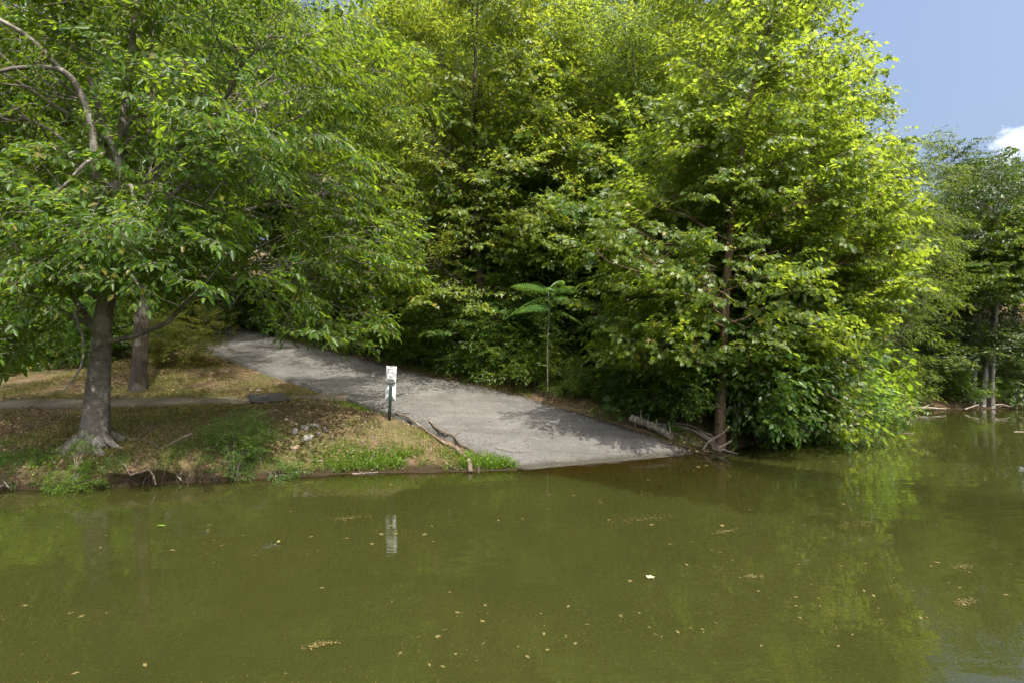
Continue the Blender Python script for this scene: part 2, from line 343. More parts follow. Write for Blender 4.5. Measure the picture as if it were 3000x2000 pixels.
# ------------------------------------------------------------------ terrain
def wl_pt(px, py):
    Y = CAM_H * FPX / (py - 1000.0); return ((px - 1500) * Y / FPX, Y)
L0 = np.array([0.36, 12.0]); R0 = np.array([4.94, 13.72]); AX = np.array([-0.763, 0.647]); WD = R0 - L0
SHORE = np.array([(-220, 8.0), (-60, 9.4), (-20, 10.1), wl_pt(0, 1437), wl_pt(250, 1432), wl_pt(420, 1418), wl_pt(640, 1411), wl_pt(850, 1395),
                  wl_pt(1100, 1384), wl_pt(1370, 1380), tuple(L0), tuple(R0), (5.96, 14.1), (8.0, 15.6), (10.8, 18.2), (14.2, 21.2),
                  wl_pt(2620, 1200), wl_pt(2800, 1199), wl_pt(3000, 1197), (40, 23.5), (220, 24)])
ZL = ([-9, 0, 1.14, 3, 7.7, 12.93, 16.5, 19.3, 26, 33, 45], [-1.5, 0, .2, .52, 1.13, 1.71, 2.17, 2.51, 3.4, 4.3, 5.4])
ZR = ([-9, 0, 1.37, 3.66, 6.47, 12, 20, 32.7, 45], [-1.7, 0, .36, .75, 1.2, 1.75, 2.75, 4.3, 5.4])
_A = np.linalg.inv(np.array([AX, WD]).T)
def road_sv(x, y):
    d = np.stack([np.asarray(x, float) - L0[0], np.asarray(y, float) - L0[1]], 0)
    return _A[0, 0] * d[0] + _A[0, 1] * d[1], _A[1, 0] * d[0] + _A[1, 1] * d[1]
def road_z(s, v):
    a = np.interp(s, *ZL); b = np.interp(s, *ZR); return a * (1 - v) + b * v
def road_pt(s, v):
    p = L0 + AX * s + WD * v; return np.array([p[0], p[1], float(road_z(s, v))])

def shore_d(x, y):
    """signed distance to the waterline, inland positive; and the offshore direction"""
    x = np.asarray(x, float).ravel(); y = np.asarray(y, float).ravel()
    best = np.full(x.shape, 1e9); sg = np.ones(x.shape)
    for a, b in zip(SHORE[:-1], SHORE[1:]):
        e = b - a; L = e @ e
        t = np.clip(((x - a[0]) * e[0] + (y - a[1]) * e[1]) / L, 0, 1)
        dx = x - a[0] - t * e[0]; dy = y - a[1] - t * e[1]; d = np.hypot(dx, dy)
        c = e[0] * (y - a[1]) - e[1] * (x - a[0])
        up = d < best; best[up] = d[up]; sg[up] = np.sign(c[up])
    return best * np.where(sg == 0, 1, sg)

CP = [(-3.1, 13.0, 1.0), (-9.5, 11.6, .62), (-9.5, 11.0, .5), (-7.5, 11.4, .5), (-6.3, 11.6, .5), (-6.8, 12.6, .8), (-4.8, 12.3, .65), (-3, 12.2, .5), (-1.5, 12.3, .3), (-0.6, 12.4, .2),
      (-4.5, 14.2, 1.12), (-7, 14, 1.0), (-10, 13, .85), (-14, 12, .7), (-22, 12, .8), (-40, 14, 1.2),
      (-14.6, 14.3, 1.03), (-14.6, 16, 1.17), (-11, 14.8, 1.05), (-11, 16.4, 1.2), (-8, 15.4, 1.1), (-8, 17, 1.25), (-6, 16.2, 1.15), (-22, 14.3, 1.05), (-22, 16, 1.2), (-35, 15, 1.2),
      (-12.6, 17.5, 1.33), (-10, 18.5, 1.5), (-14.5, 22, 2.1), (-20, 22, 2.2), (-30, 25, 3), (-20, 32, 4.2), (-30, 40, 6), (-50, 30, 5),
      (-10, 40, 6.2), (0, 30, 4.2), (0, 42, 7.2), (8, 24, 2.6), (12, 30, 4.2), (20, 27, 1.6), (20, 33, 3.8), (30, 27, 1.4), (30, 35, 4.2), (45, 30, 2.5), (20, 45, 8), (45, 45, 7),
      (6.5, 15.6, .45), (9, 18.5, .8), (6, 18, 1.2), (13, 22, .6), (17.5, 23.4, .5), (22, 24, .5),
      (-100, 60, 14), (0, 90, 20), (100, 60, 12), (100, 120, 22), (-100, 120, 24), (0, 150, 26), (200, 100, 18), (-200, 100, 20), (-200, 30, 6), (200, 40, 6), (200, 200, 26), (-200, 200, 28)]
for s in (1.5, 3, 5, 7.7, 10, 12.9, 16.5, 19.3, 23, 28, 33):
    p = road_pt(s, -0.04); CP.append((p[0], p[1], p[2] - 0.12))
    q = road_pt(s, 1.05); CP.append((q[0], q[1], q[2] + 0.03))
    q = road_pt(s, 1.5); CP.append((q[0], q[1], q[2] + 0.22))
CP = np.array(CP)
def tps(d2): return np.where(d2 > 1e-12, d2 * np.log(d2 + 1e-12) * 0.5, 0)
_n = len(CP); _K = np.zeros((_n + 3, _n + 3))
_K[:_n, :_n] = tps(((CP[:, None, :2] - CP[None, :, :2]) ** 2).sum(-1)) + np.eye(_n) * 0.02
_K[:_n, _n] = 1; _K[:_n, _n + 1:] = CP[:, :2]; _K[_n, :_n] = 1; _K[_n + 1:, :_n] = CP[:, :2].T
_W = np.linalg.solve(_K, np.concatenate([CP[:, 2], [0, 0, 0]]))
def H(x, y):
    shp = np.shape(x); x = np.asarray(x, float).ravel(); y = np.asarray(y, float).ravel()
    out = np.empty_like(x)
    for i in range(0, len(x), 20000):
        a, b = x[i:i + 20000], y[i:i + 20000]
        k = tps((a[:, None] - CP[:, 0]) ** 2 + (b[:, None] - CP[:, 1]) ** 2)
        out[i:i + 20000] = k @ _W[:_n] + _W[_n] + _W[_n + 1] * a + _W[_n + 2] * b
    d = shore_d(x, y); d = d + .34 * (fbm(x * 1.3, y * 1.3, 61) - .5) * smooth(.6, .0, np.abs(d)) * (x < .2)
    steep = smooth(-5.2, -6.6, x)                        # the cut bank under the big tree is steeper
    w = 0.55 * (1 - steep) + 0.16 * steep
    z = np.maximum(out, 0.12) * (1 - np.exp(-np.maximum(d, 0) / w))
    z += np.where(d > 0.1, 0.06 * (fbm(x * 1.1, y * 1.1, 3) - 0.5) + 0.035 * (fbm(x * 5, y * 5, 9) - 0.5), 0) * np.minimum(1, d / 0.6)
    z = np.where(d < 0, np.maximum(-0.10 * steep - 0.42 * -d - 0.25 * steep * smooth(0, 0.4, -d), -2.4), z)
    s, v = road_sv(x, y)
    ins = (v > -0.015) & (v < 1.015) & (s > -9) & (s < 45)
    z = np.where(ins, road_z(s, np.clip(v, 0, 1)) - 0.12, z)
    return z.reshape(shp)
def shift(x, y):
    """overhang of the cut bank: horizontal displacement towards the water"""
    d = shore_d(x, y); k = smooth(-8.9, -8.2, x) * smooth(-6.0, -6.5, x) + 0.5 * smooth(-11.5, -10.5, x) * smooth(-9.0, -9.6, x)
    h = H(x, y)
    return k * 0.42 * smooth(0.16, 0.34, h) * smooth(1.4, 0.2, d) * (0.7 + 0.6 * vnoise(np.asarray(x) * 2.2, np.asarray(y) * 0.2, 5))

def hit(px, py, lift=0.0, y0=10.0, y1=60.0):
    """where the sight line through a photo pixel meets the ground"""
    Y = np.linspace(y0, y1, 2400); x = (px - 1500) * Y / FPX; z = CAM_H - (py - 1000) * Y / FPX
    g = H(x, Y) + lift; s_, v_ = road_sv(x, Y); ins = (v_ > 0) & (v_ < 1) & (s_ > -2); g = np.where(ins, road_z(s_, v_) + lift, g)
    g = np.maximum(g, 0.0)
    i = np.argmax(g >= z); return np.array([x[i], Y[i], g[i]])

def gz(x, y):
    return float(H(np.array([x]), np.array([y]))[0])

xs = np.concatenate([np.arange(-220, -40, 12.0), np.arange(-40, -16, 0.8), np.arange(-16, 6.2, 0.13), np.arange(6.2, 26, 0.4), np.arange(26, 60, 2.0), np.arange(60, 221, 12.0)])
ys = np.concatenate([np.arange(-60, 4, 8.0), np.arange(4, 10, 0.6), np.arange(10, 18.2, 0.12), np.arange(18.2, 36, 0.5), np.arange(36, 80, 3.0), np.arange(80, 261, 12.0)])
GX, GY = np.meshgrid(xs, ys); gx, gy = GX.ravel(), GY.ravel()
gzv = H(gx, gy); sh = shift(gx, gy)
V = np.stack([gx, gy - sh, gzv], 1); nx, ny = len(xs), len(ys)
i = (np.arange(ny - 1)[:, None] * nx + np.arange(nx - 1)[None, :]).ravel()
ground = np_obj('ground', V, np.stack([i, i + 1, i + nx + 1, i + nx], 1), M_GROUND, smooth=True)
tag(ground, 'brown leaf-strewn earth bank and wooded hillside with patchy grass', kind='structure')

# driveway / boat ramp
sv = np.concatenate([np.arange(-9, 0, 0.75), np.arange(0, 20, 0.4), np.arange(20, 45.1, 1.0)]); vv = np.linspace(0, 1, 13)
RV = np.array([[*(L0 + AX * s + WD * v), road_z(s, v)] for s in sv for v in vv]); ns, nv = len(sv), len(vv)
RV[:, 2] += 0.02 * (fbm(RV[:, 0] * 0.7, RV[:, 1] * 0.7, 21) - 0.5)
edge = np.zeros(len(RV)); jx = 0.05 * (vnoise(RV[:, 0] * 3, RV[:, 1] * 3, 8) - 0.5)
RV[::nv, 0] += jx[::nv]; RV[nv - 1::nv, 0] += 3 * jx[nv - 1::nv]
top = (np.arange(ns - 1)[:, None] * nv + np.arange(nv - 1)[None, :]).ravel(); F = [np.stack([top, top + 1, top + nv + 1, top + nv], 1)]
LB = RV[::nv] - [0, 0, 0.30]; RB = RV[nv - 1::nv] - [0, 0, 0.30]; base = len(RV); V = np.vstack([RV, LB, RB])
k = np.arange(ns - 1)
F.append(np.stack([k * nv, (k + 1) * nv, base + k + 1, base + k], 1)); F.append(np.stack([k * nv + nv - 1, base + ns + k, base + ns + k + 1, (k + 1) * nv + nv - 1], 1))
drive = np_obj('driveway', V, np.vstack(F), M_RAMP, smooth=False)
tag(drive, 'grey concrete boat ramp driveway sloping down into the lake', kind='structure')

# water, with the depth below each vertex stored for its clarity
wx = np.concatenate([np.arange(-220, -20, 10.0), np.arange(-20, 26, 0.3), np.arange(26, 221, 10.0)])
wy = np.concatenate([np.arange(-60, 4, 4.0), np.arange(4, 10, 0.5), np.arange(10, 26, 0.2), np.arange(26, 60, 6.0)])
WX, WY = np.meshgrid(wx, wy); a, b = WX.ravel(), WY.ravel()
s_, v_ = road_sv(a, b); hz = H(a, b); hz = np.where((v_ > 0) & (v_ < 1), road_z(s_, v_), hz)
dep = np.maximum(-hz, 0.0) * np.where((v_ > -0.02) & (v_ < 1.02), 0.50, 1.6)
nxw = len(wx); i = (np.arange(len(wy) - 1)[:, None] * nxw + np.arange(nxw - 1)[None, :]).ravel()
water = np_obj('water', np.stack([a, b, np.zeros_like(a)], 1), np.stack([i, i + 1, i + nxw + 1, i + nxw], 1), M_WATER, smooth=True)
at_ = water.data.attributes.new('depth', 'FLOAT', 'POINT'); at_.data.foreach_set('value', dep.astype(np.float32))
tag(water, 'murky olive green lake water with soft reflections', kind='structure')

# concrete path, one object per slab
path = empty('footpath', (-12, 15.4, 1.15)); tag(path, 'narrow old concrete path crossing the bank to the driveway', kind='structure')
pf = np.array([(-34, 14.0), (-22, 14.2), (-14.6, 14.6), (-11.07, 15.1), (-8.0, 15.7), (-5.35, 16.45)])
seg = np.linalg.norm(np.diff(pf, axis=0), axis=1); cum = np.concatenate([[0], np.cumsum(seg)])
def path_pt(t): return np.array([np.interp(t, cum, pf[:, 0]), np.interp(t, cum, pf[:, 1])])
rg = R(4); t = 8.0
while t < cum[-1] - 0.2:
    t2 = min(t + 1.52, cum[-1]); p, q = path_pt(t + 0.008), path_pt(t2 - 0.008); d = (q - p) / np.linalg.norm(q - p); nrm = np.array([-d[1], d[0]])
    zf = 1.155 + 0.012 * (rg.random() - .5); zb = zf + 0.07
    c = [(*p, zf), (*q, zf + 0.01 * (rg.random() - .5)), (*(q + nrm * 1.2), zb), (*(p + nrm * 1.2), zb)]
    bot = [(x, y, z - 0.16) for x, y, z in c]
    mb = np.array(c + bot) - [-12, 15.4, 1.15]
    np_obj('slab', mb, np.array([[0, 1, 2, 3], [0, 4, 5, 1], [1, 5, 6, 2], [2, 6, 7, 3], [3, 7, 4, 0], [4, 7, 6, 5]]), M_PATH, path)
    t = t2

# ------------------------------------------------------------------ foliage machinery
LT = {}
LT['ovate'] = (np.array([(0, 0, 0), (.30, -.20, .07), (.66, -.17, .04), (1, 0, -.12), (.66, .17, .04), (.30, .20, .07)]), np.array([(0, 1, 2), (0, 2, 3), (0, 3, 4), (0, 4, 5)]))
LT['lobed'] = (np.array([(0, 0, 0), (.08, -.42, .05), (.30, -.24, .04), (.66, -.42, .01), (.62, -.15, .02), (1.0, 0, -.08), (.62, .15, .02), (.66, .42, .01), (.30, .24, .04), (.08, .42, .05)]),
               np.array([(0, i, i + 1) for i in range(1, 9)]))
LT['star'] = (np.array([(0, 0, 0), (.38, -.46, .05), (.50, -.17, .03), (1, 0, -.08), (.50, .17, .03), (.38, .46, .05)]), np.array([(0, 1, 2), (0, 2, 3), (0, 3, 4), (0, 4, 5)]))
LT['fold'] = (np.array([(0, 0, 0), (.5, -.27, .07), (1, 0, -.10), (.5, .27, .07)]), np.array([(0, 1, 2), (0, 2, 3)]))
LT['leaflet'] = (np.array([(0, 0, 0), (.40, -.085, .03), (1, 0, -.2), (.40, .085, .03)]), np.array([(0, 1, 2), (0, 2, 3)]))
LT['narrow'] = (np.array([(0, 0, 0), (.45, -.10, .03), (1, 0, -.16), (.45, .10, .03)]), np.array([(0, 1, 2), (0, 2, 3)]))

def norm(v): return v / (np.linalg.norm(v, axis=-1, keepdims=True) + 1e-9)

def leaf_verts(P, D, N, S, kind):
    """leaves at P with axis D, normal N and length S"""
    tv, tt = LT[kind]; D = norm(D); B = norm(np.cross(N, D)); N = np.cross(D, B)
    M = np.stack([D, B, N], -1) * S[:, None, None]
    V = np.einsum('nij,kj->nki', M, tv) + P[:, None, :]
    T = tt[None] + (np.arange(len(P)) * len(tv))[:, None, None]
    return V.reshape(-1, 3), T.reshape(-1, 3)

def spray(rng, L=1.0, side=7, per=6, leaf=0.15, droop=0.25, tilt=0.45, hang=0.35, face=0.0):
    """a flat fan of twigs along +x carrying leaves: leaf frames and twig polylines"""
    P = []; D = []; N = []; S = []; tw = []
    def xz(t, y0=0): return np.array([t * L, y0, -droop * L * t * t])
    main = np.array([xz(t) for t in np.linspace(0, 1, 5)]); main[:, 1] += L * 0.05 * rng.standard_normal(5) * [0, 1, 1, 1, 1]
    main[:, 2] += L * 0.03 * rng.standard_normal(5) * [0, 1, 1, 1, 1]
    twigs = [main]
    for i in range(side):
        t = 0.12 + 0.8 * (i + rng.random() * 0.7) / side; sgn = 1 if i % 2 else -1
        o = np.array([np.interp(t, np.linspace(0, 1, 5), main[:, k]) for k in range(3)])
        a = math.radians(rng.uniform(30, 62)) * sgn; ln = L * (0.62 - 0.38 * t) * rng.uniform(.7, 1.2)
        e = o + ln * np.array([math.cos(a), math.sin(a), rng.uniform(-.25, .22)])
        m = (o + e) / 2 + [0, 0, 0.06 * ln]; e = e - [0, 0, droop * 0.5 * ln]; twigs.append(np.array([o, m, e]))
    for w, tws in enumerate(twigs):
        tws = np.asarray(tws); n = per if w else per + 2
        tt = np.linspace(0.22, 1.0, n); d = np.gradient(tws, axis=0)
        for j, t in enumerate(tt):
            p = np.array([np.interp(t, np.linspace(0, 1, len(tws)), tws[:, k]) for k in range(3)])
            dd = norm(np.array([np.interp(t, np.linspace(0, 1, len(tws)), d[:, k]) for k in range(3)]))
            a = (0 if j == n - 1 else rng.uniform(.5, 1.05) * (1 if j % 2 else -1))
            ca, sa = math.cos(a), math.sin(a)
            ld = np.array([dd[0] * ca - dd[1] * sa, dd[0] * sa + dd[1] * ca, dd[2] * 0.5 - hang * rng.uniform(.2, 1.6)])
            nn = np.array([face, 0, 1.0]) + tilt * rng.standard_normal(3)
            P.append(p + rng.standard_normal(3) * 0.012 * L); D.append(ld); N.append(nn); S.append(leaf * rng.uniform(.42, 1.22))
        tw.append(tws)
    return np.array(P), np.array(D), np.array(N), np.array(S), tw

class SprayKit:
    def __init__(s, kind, seed, nvar=5, near=False, **kw):
        rng = R(seed); s.var = []; s.kind = kind; s.L = kw.get('L', 1.0)
        for _ in range(nvar):
            P, D, N, S, tw = spray(rng, **kw); V, T = leaf_verts(P, D, N, S, kind)
            mb = MB()
            for k, t in enumerate(tw):
                if k == 0 or near: mb.tube(t[[0, 2, 4]] if k == 0 else t[[0, 2]], np.linspace(0.008 if k == 0 else 0.004, 0.002, 3 if k == 0 else 2) * kw.get('L', 1.0), 3, caps=False)
            wv, wt = mb.tris(); s.var.append((V, T, wv, wt, P, D, N, S))
        s.nl = len(s.var[0][4])

def place(kit, O, DIR, SC, rng, roll=0.45, sun_up=0.0):
    """sprays at O heading DIR; returns leaf verts/tris and twig verts/tris and leaf frames"""
    n = len(O); X = norm(DIR); up = np.array([0, 0, 1.0]) + roll * rng.standard_normal((n, 3))
    Y_ = norm(np.cross(up, X)); Z_ = np.cross(X, Y_); M = np.stack([X, Y_, Z_], -1) * SC[:, None, None]
    which = rng.integers(0, len(kit.var), n)
    LV, LTt, WV, WT = [], [], [], []; lo = wo_ = 0; fr = []
    for k, (V, T, wv, wt, P, D, N, S) in enumerate(kit.var):
        id_ = np.where(which == k)[0]
        if not len(id_): continue
        m = M[id_]; o = O[id_]
        v = np.einsum('nij,kj->nki', m, V) + o[:, None]; LV.append(v.reshape(-1, 3))
        LTt.append((T[None] + (np.arange(len(id_)) * len(V))[:, None, None]).reshape(-1, 3) + lo); lo += len(id_) * len(V)
        v = np.einsum('nij,kj->nki', m, wv) + o[:, None]; WV.append(v.reshape(-1, 3))
        WT.append((wt[None] + (np.arange(len(id_)) * len(wv))[:, None, None]).reshape(-1, 3) + wo_); wo_ += len(id_) * len(wv)
        fr.append((np.einsum('nij,kj->nki', m, P) + o[:, None], np.einsum('nij,kj->nki', m, D), np.einsum('nij,kj->nki', m, N), np.repeat(S[None], len(id_), 0) * SC[id_][:, None]))
    F = [np.concatenate([f[j].reshape(-1, 3) if j < 3 else f[j].ravel() for f in fr]) for j in range(4)]
    return np.vstack(LV), np.vstack(LTt), np.vstack(WV), np.vstack(WT), F

def crown_points(blobs, nclump, per, rng, jit=0.55, shell=0.5):
    """clump centres through a union of ellipsoids, biased to the outside, and spray origins round them"""
    B = np.array(blobs, float); area = (B[:, 3] * B[:, 4] + B[:, 4] * B[:, 5] + B[:, 3] * B[:, 5]); pick = rng.choice(len(B), nclump * 3, p=area / area.sum())
    d = norm(rng.standard_normal((len(pick), 3))); r = shell + (1 - shell) * np.sqrt(rng.random(len(pick)))
    r = r * (0.80 + 0.34 * rng.random(len(pick)))
    C = B[pick, :3] + d * r[:, None] * B[pick, 3:6]
    q = np.sqrt((((C[:, None, :] - B[None, :, :3]) / B[None, :, 3:6]) ** 2).sum(-1)); q[np.arange(len(C)), pick] = 9
    keep = (q.min(1) > 0.55) | (rng.random(len(C)) < 0.35); C = C[keep][:nclump]; cen = B[pick, :3][keep][:nclump]
    out = norm((C - cen) / 1.0)
    O = np.repeat(C, per, 0) + rng.standard_normal((len(C) * per, 3)) * jit * [1, 1, .7]
    OUT = np.repeat(out, per, 0); return C, O, OUT

def kmeans(P, k, rng, it=6):
    c = P[rng.choice(len(P), k, replace=False)]
    for _ in range(it):
        a = ((P[:, None] - c[None]) ** 2).sum(-1).argmin(1)
        c = np.array([P[a == j].mean(0) if (a == j).any() else c[j] for j in range(k)])
    return a, c

def branchwork(trunk, tr, C, nlimb, rng, lift=0.55):
    """limbs from the trunk to groups of clumps; returns a list of MB, one for each limb"""
    lab, cen = kmeans(C, nlimb, rng); limbs = []
    zt = trunk[:, 2]
    for j in range(nlimb):
        ids = np.where(lab == j)[0]
        if not len(ids): continue
        c = cen[j]; k0 = np.argmin(np.hypot(trunk[:, 0] - c[0], trunk[:, 1] - c[1])); hd = np.hypot(trunk[:, 0] - c[0], trunk[:, 1] - c[1]).min()
        za = np.clip(c[2] - lift * hd - 0.5, zt[0] + 0.22 * (zt[-1] - zt[0]), zt[-1] - 0.3)
        s0 = np.array([np.interp(za, zt, trunk[:, i]) for i in range(3)]); r0 = float(np.interp(za, zt, tr)) * rng.uniform(.32, .5)
        mid = s0 * 0.5 + c * 0.5 + [0, 0, 0.08 * hd] + rng.standard_normal(3) * 0.08 * hd
        P = curve([s0, s0 * .72 + mid * .28 + rng.standard_normal(3) * .07 * hd, mid, mid * .45 + c * .55 + rng.standard_normal(3) * .07 * hd, c], 9); rr = np.linspace(r0, max(r0 * .22, .012), 9)
        mb = MB(); mb.tube(P, rr, 7, wob=.06, rng=rng)
        for i in ids:
            t = rng.uniform(.45, .98) * 8; a = int(t); f = t - a; o = P[a] * (1 - f) + P[min(a + 1, 8)] * f; r = rr[a] * .6
            m = (o + C[i]) / 2 + rng.standard_normal(3) * .2 * np.linalg.norm(C[i] - o) + [0, 0, .05]
            mb.tube(curve([o, m, C[i]], 5), np.linspace(max(r, .012), .006, 5), 4, caps=False)
        limbs.append(mb)
    return limbs

def trunk_mesh(P, r, rng, sides=14, flare=0.0, lobes=5, rough=0.05):
    P = np.asarray(P, float); m = len(P); ang = np.linspace(0, 2 * np.pi, sides, endpoint=False); ph = rng.random() * 6
    h = (P[:, 2] - P[0, 2]); fl = np.exp(-h / 0.42)
    rr = np.asarray(r)[:, None] * (1 + fl[:, None] * flare * (0.55 + 0.75 * np.maximum(0, np.cos(lobes * ang + ph))[None, :] ** 1.5))
    rr *= 1 + rough * (fbm(np.cos(ang)[None] * 2 + 7, P[:, 2:3] * 1.6 + np.sin(ang)[None] * 2, 31) - .5) * 2
    V = P[:, None, :] + np.stack([np.cos(ang)[None] * rr, np.sin(ang)[None] * rr, np.zeros_like(rr)], -1)
    i = np.arange(m - 1)[:, None] * sides; j = np.arange(sides)[None]; j2 = (j + 1) % sides
    F = np.stack([i + j, i + j2, i + sides + j2, i + sides + j], -1).reshape(-1, 4)
    return V.reshape(-1, 3), F

def px_blob(px, py, Y, rx, rz, ry):
    p = at(px, py, Y); return (p[0], p[1], p[2], rx * Y / FPX, ry, rz * Y / FPX)

def grow(name, base, tops, radii, blobs, kit, nclump, per, nlimb, bark, leafm, seed, label, cat='tree', group=None, sc=(0.8, 1.25), jit=.55, shell=.5,
         flare=.5, split_limbs=True, pitch=(-.35, .45), lift=.55, reject=None, leaves=0, extra=None, sides=14, lobes=5, creject=None):
    """one individual tree: trunk, limbs, crown"""
    rng = R(seed); base = np.asarray(base, float)
    t = empty(name, base); tag(t, label, cat, group)
    tp = curve(np.vstack([base - [0, 0, .35], base, *[np.asarray(q, float) for q in tops]]), 34)
    tr = np.interp(np.linspace(0, 1, 34), np.linspace(0, 1, len(radii)), radii)
    V, F = trunk_mesh(tp, tr, rng, sides, flare, lobes); np_obj('trunk', V - base, F, bark, t, True)
    C, O, OUT = crown_points(blobs, nclump, per, rng, jit, shell)
    limbs = branchwork(tp, tr, C if creject is None else C[creject(C)], nlimb, rng, lift)
    if extra: limbs += extra(rng)
    if split_limbs:
        for mb in limbs: mb.build('limb', bark, t, True, base)
    else:
        al = MB()
        for mb in limbs:
            for v, f in zip(mb.V, mb.F): al.V.append(v); al.F.append(f + 0); al.n += len(v)
        off = 0; al2 = MB()
        for mb in limbs:
            v, tt = mb.tris(); al2.add(v, np.c_[tt, tt[:, 2]])
        v, q = np.vstack(al2.V), np.vstack(al2.F); np_obj('branches', v - base, q[:, :3], bark, t, True)
    if reject is not None:
        k = reject(O, rng); O, OUT = O[k], OUT[k]
    ax = np.array([np.interp(O[:, 2], tp[:, 2], tp[:, 0]), np.interp(O[:, 2], tp[:, 2], tp[:, 1])]).T
    D = np.c_[O[:, :2] - ax, np.zeros(len(O))]; D = norm(D) * .8 + OUT * .5 + rng.standard_normal(D.shape) * .45
    D[:, 2] = rng.uniform(pitch[0], pitch[1], len(D)) + .25 * OUT[:, 2]
    SC_ = rng.uniform(sc[0], sc[1], len(O)); O = O - norm(D) * (SC_ * kit.L * .45)[:, None]
    lv, lt, wv, wt, fr = place(kit, O, D, SC_, rng)
    if leaves:
        nvl = len(LT[kit.kind][0]); ntl = len(LT[kit.kind][1])
        P = fr[0]; dist = np.linalg.norm(P - [0, 0, CAM_H], axis=1); u = 1500 + 1500 * P[:, 0] / P[:, 1]; w = 1000 - 1500 * (P[:, 2] - CAM_H) / P[:, 1]
        dist = np.where((u > 20) & (u < 2980) & (w > 20), dist, 1e9)
        near = np.argsort(dist)[:leaves]
        me = np_mesh('leaf', *LT[kit.kind], M_NEARL if leafm == M_NEAR else M_SYCL)
        for q in near:
            d = norm(fr[1][q]); b = norm(np.cross(fr[2][q], d)); nn = np.cross(d, b); s = fr[3][q]; p = fr[0][q] - base
            o = link(bpy.data.objects.new('leaf', me), t)
            o.matrix_local = Matrix([[d[0] * s, b[0] * s, nn[0] * s, p[0]], [d[1] * s, b[1] * s, nn[1] * s, p[1]], [d[2] * s, b[2] * s, nn[2] * s, p[2]], [0, 0, 0, 1]])
        # those leaves leave the joined crown
        mask = np.ones(len(lt) // ntl, bool)
        cx = lv.reshape(-1, nvl, 3)
        mask[near] = False
        lt = lt.reshape(-1, ntl, 3)[mask].reshape(-1, 3)
    c = np_obj('crown', lv - base, lt, leafm, t)
    if leaves: c['kind'] = 'stuff'
    np_obj('twigs', wv - base, wt, bark, t)['kind'] = 'stuff'
    return t

def copy_thing(src, loc, rz, sc, label, group=None, name=None):
    r = src.copy(); COL.objects.link(r); r.location = [float(v) for v in loc]; r.rotation_euler = (0, 0, rz); r.scale = sc
    r['label'] = label
    if group: r['group'] = group
    for ch in src.children:
        c = ch.copy(); COL.objects.link(c); c.parent = r
    return r

K_NEAR = SprayKit('ovate', 1, 7, True, L=1.0, side=7, per=5, leaf=0.170, droop=.22, tilt=.55, hang=.75, face=.55)
K_SYC = SprayKit('lobed', 2, 7, False, L=0.9, side=6, per=5, leaf=0.142, droop=.14, tilt=.65, hang=.75, face=.75)
K_BG = SprayKit('fold', 3, 7, L=1.4, side=9, per=7, leaf=0.150, droop=.18, tilt=.65, hang=.7, face=.7)
K_BGS = SprayKit('star', 4, 7, L=1.25, side=7, per=6, leaf=0.160, droop=.15, tilt=.65, hang=.75, face=.75)
K_DK = SprayKit('fold', 5, 5, L=0.8, side=7, per=5, leaf=0.115, droop=.2, tilt=.6, hang=.5, face=.5)
K_DKL = SprayKit('lobed', 6, 5, L=0.8, side=6, per=4, leaf=0.125, droop=.2, tilt=.5, hang=.5, face=.5)
K_FINE = SprayKit('narrow', 7, 5, L=1.3, side=10, per=9, leaf=0.16, droop=.45, tilt=.6, hang=.7)
K_SM = SprayKit('fold', 8, 5, L=0.42, side=7, per=6, leaf=0.055, droop=.2, tilt=.6, hang=.2)
K_LAYER = SprayKit('fold', 9, 5, L=1.3, side=9, per=7, leaf=0.15, droop=.1, tilt=.22, hang=.12)

# ------------------------------------------------------------------ the big tree on the cut bank
b1 = np.array([-9.5, 11.65, gz(-9.5, 11.65)])
def limb_px(pts, r0, r1):
    def f(rng):
        mb = MB(); P = curve([at(*p) for p in pts], 4 * len(pts)); mb.tube(P, np.linspace(r0, r1, len(P)), 8, wob=.08, rng=rng); return mb
    return f
near_extra = [limb_px([(310, 800, 11.4), (345, 640, 11.2), (285, 520, 10.6), (270, 380, 10.4), (235, 270, 10.3), (165, 190, 10.2), (90, 115, 10), (0, 60, 9.8), (-120, 10, 9.6)], .085, .035),
              limb_px([(268, 345, 10.4), (195, 215, 10.1), (60, 200, 10), (-60, 225, 9.9)], .06, .03),
              limb_px([(335, 620, 11.1), (380, 545, 10.4), (395, 590, 10.1), (420, 640, 9.8)], .06, .02),
              limb_px([(345, 840, 11.4), (360, 540, 11.3), (300, 350, 11.2), (240, 180, 11.2), (120, 40, 11.2)], .09, .04),
              limb_px([(300, 450, 10.5), (250, 480, 10.2), (170, 560, 10), (60, 600, 9.7)], .05, .015),
              limb_px([(250, 905, 11.5), (225, 915, 11.0), (225, 950, 10.8), (243, 990, 10.7), (240, 1060, 10.6), (215, 1110, 10.5), (180, 1145, 10.4)], .05, .014),
              limb_px([(350, 700, 11.3), (520, 560, 11.3), (700, 430, 11.4), (900, 330, 11.6)], .07, .02)]
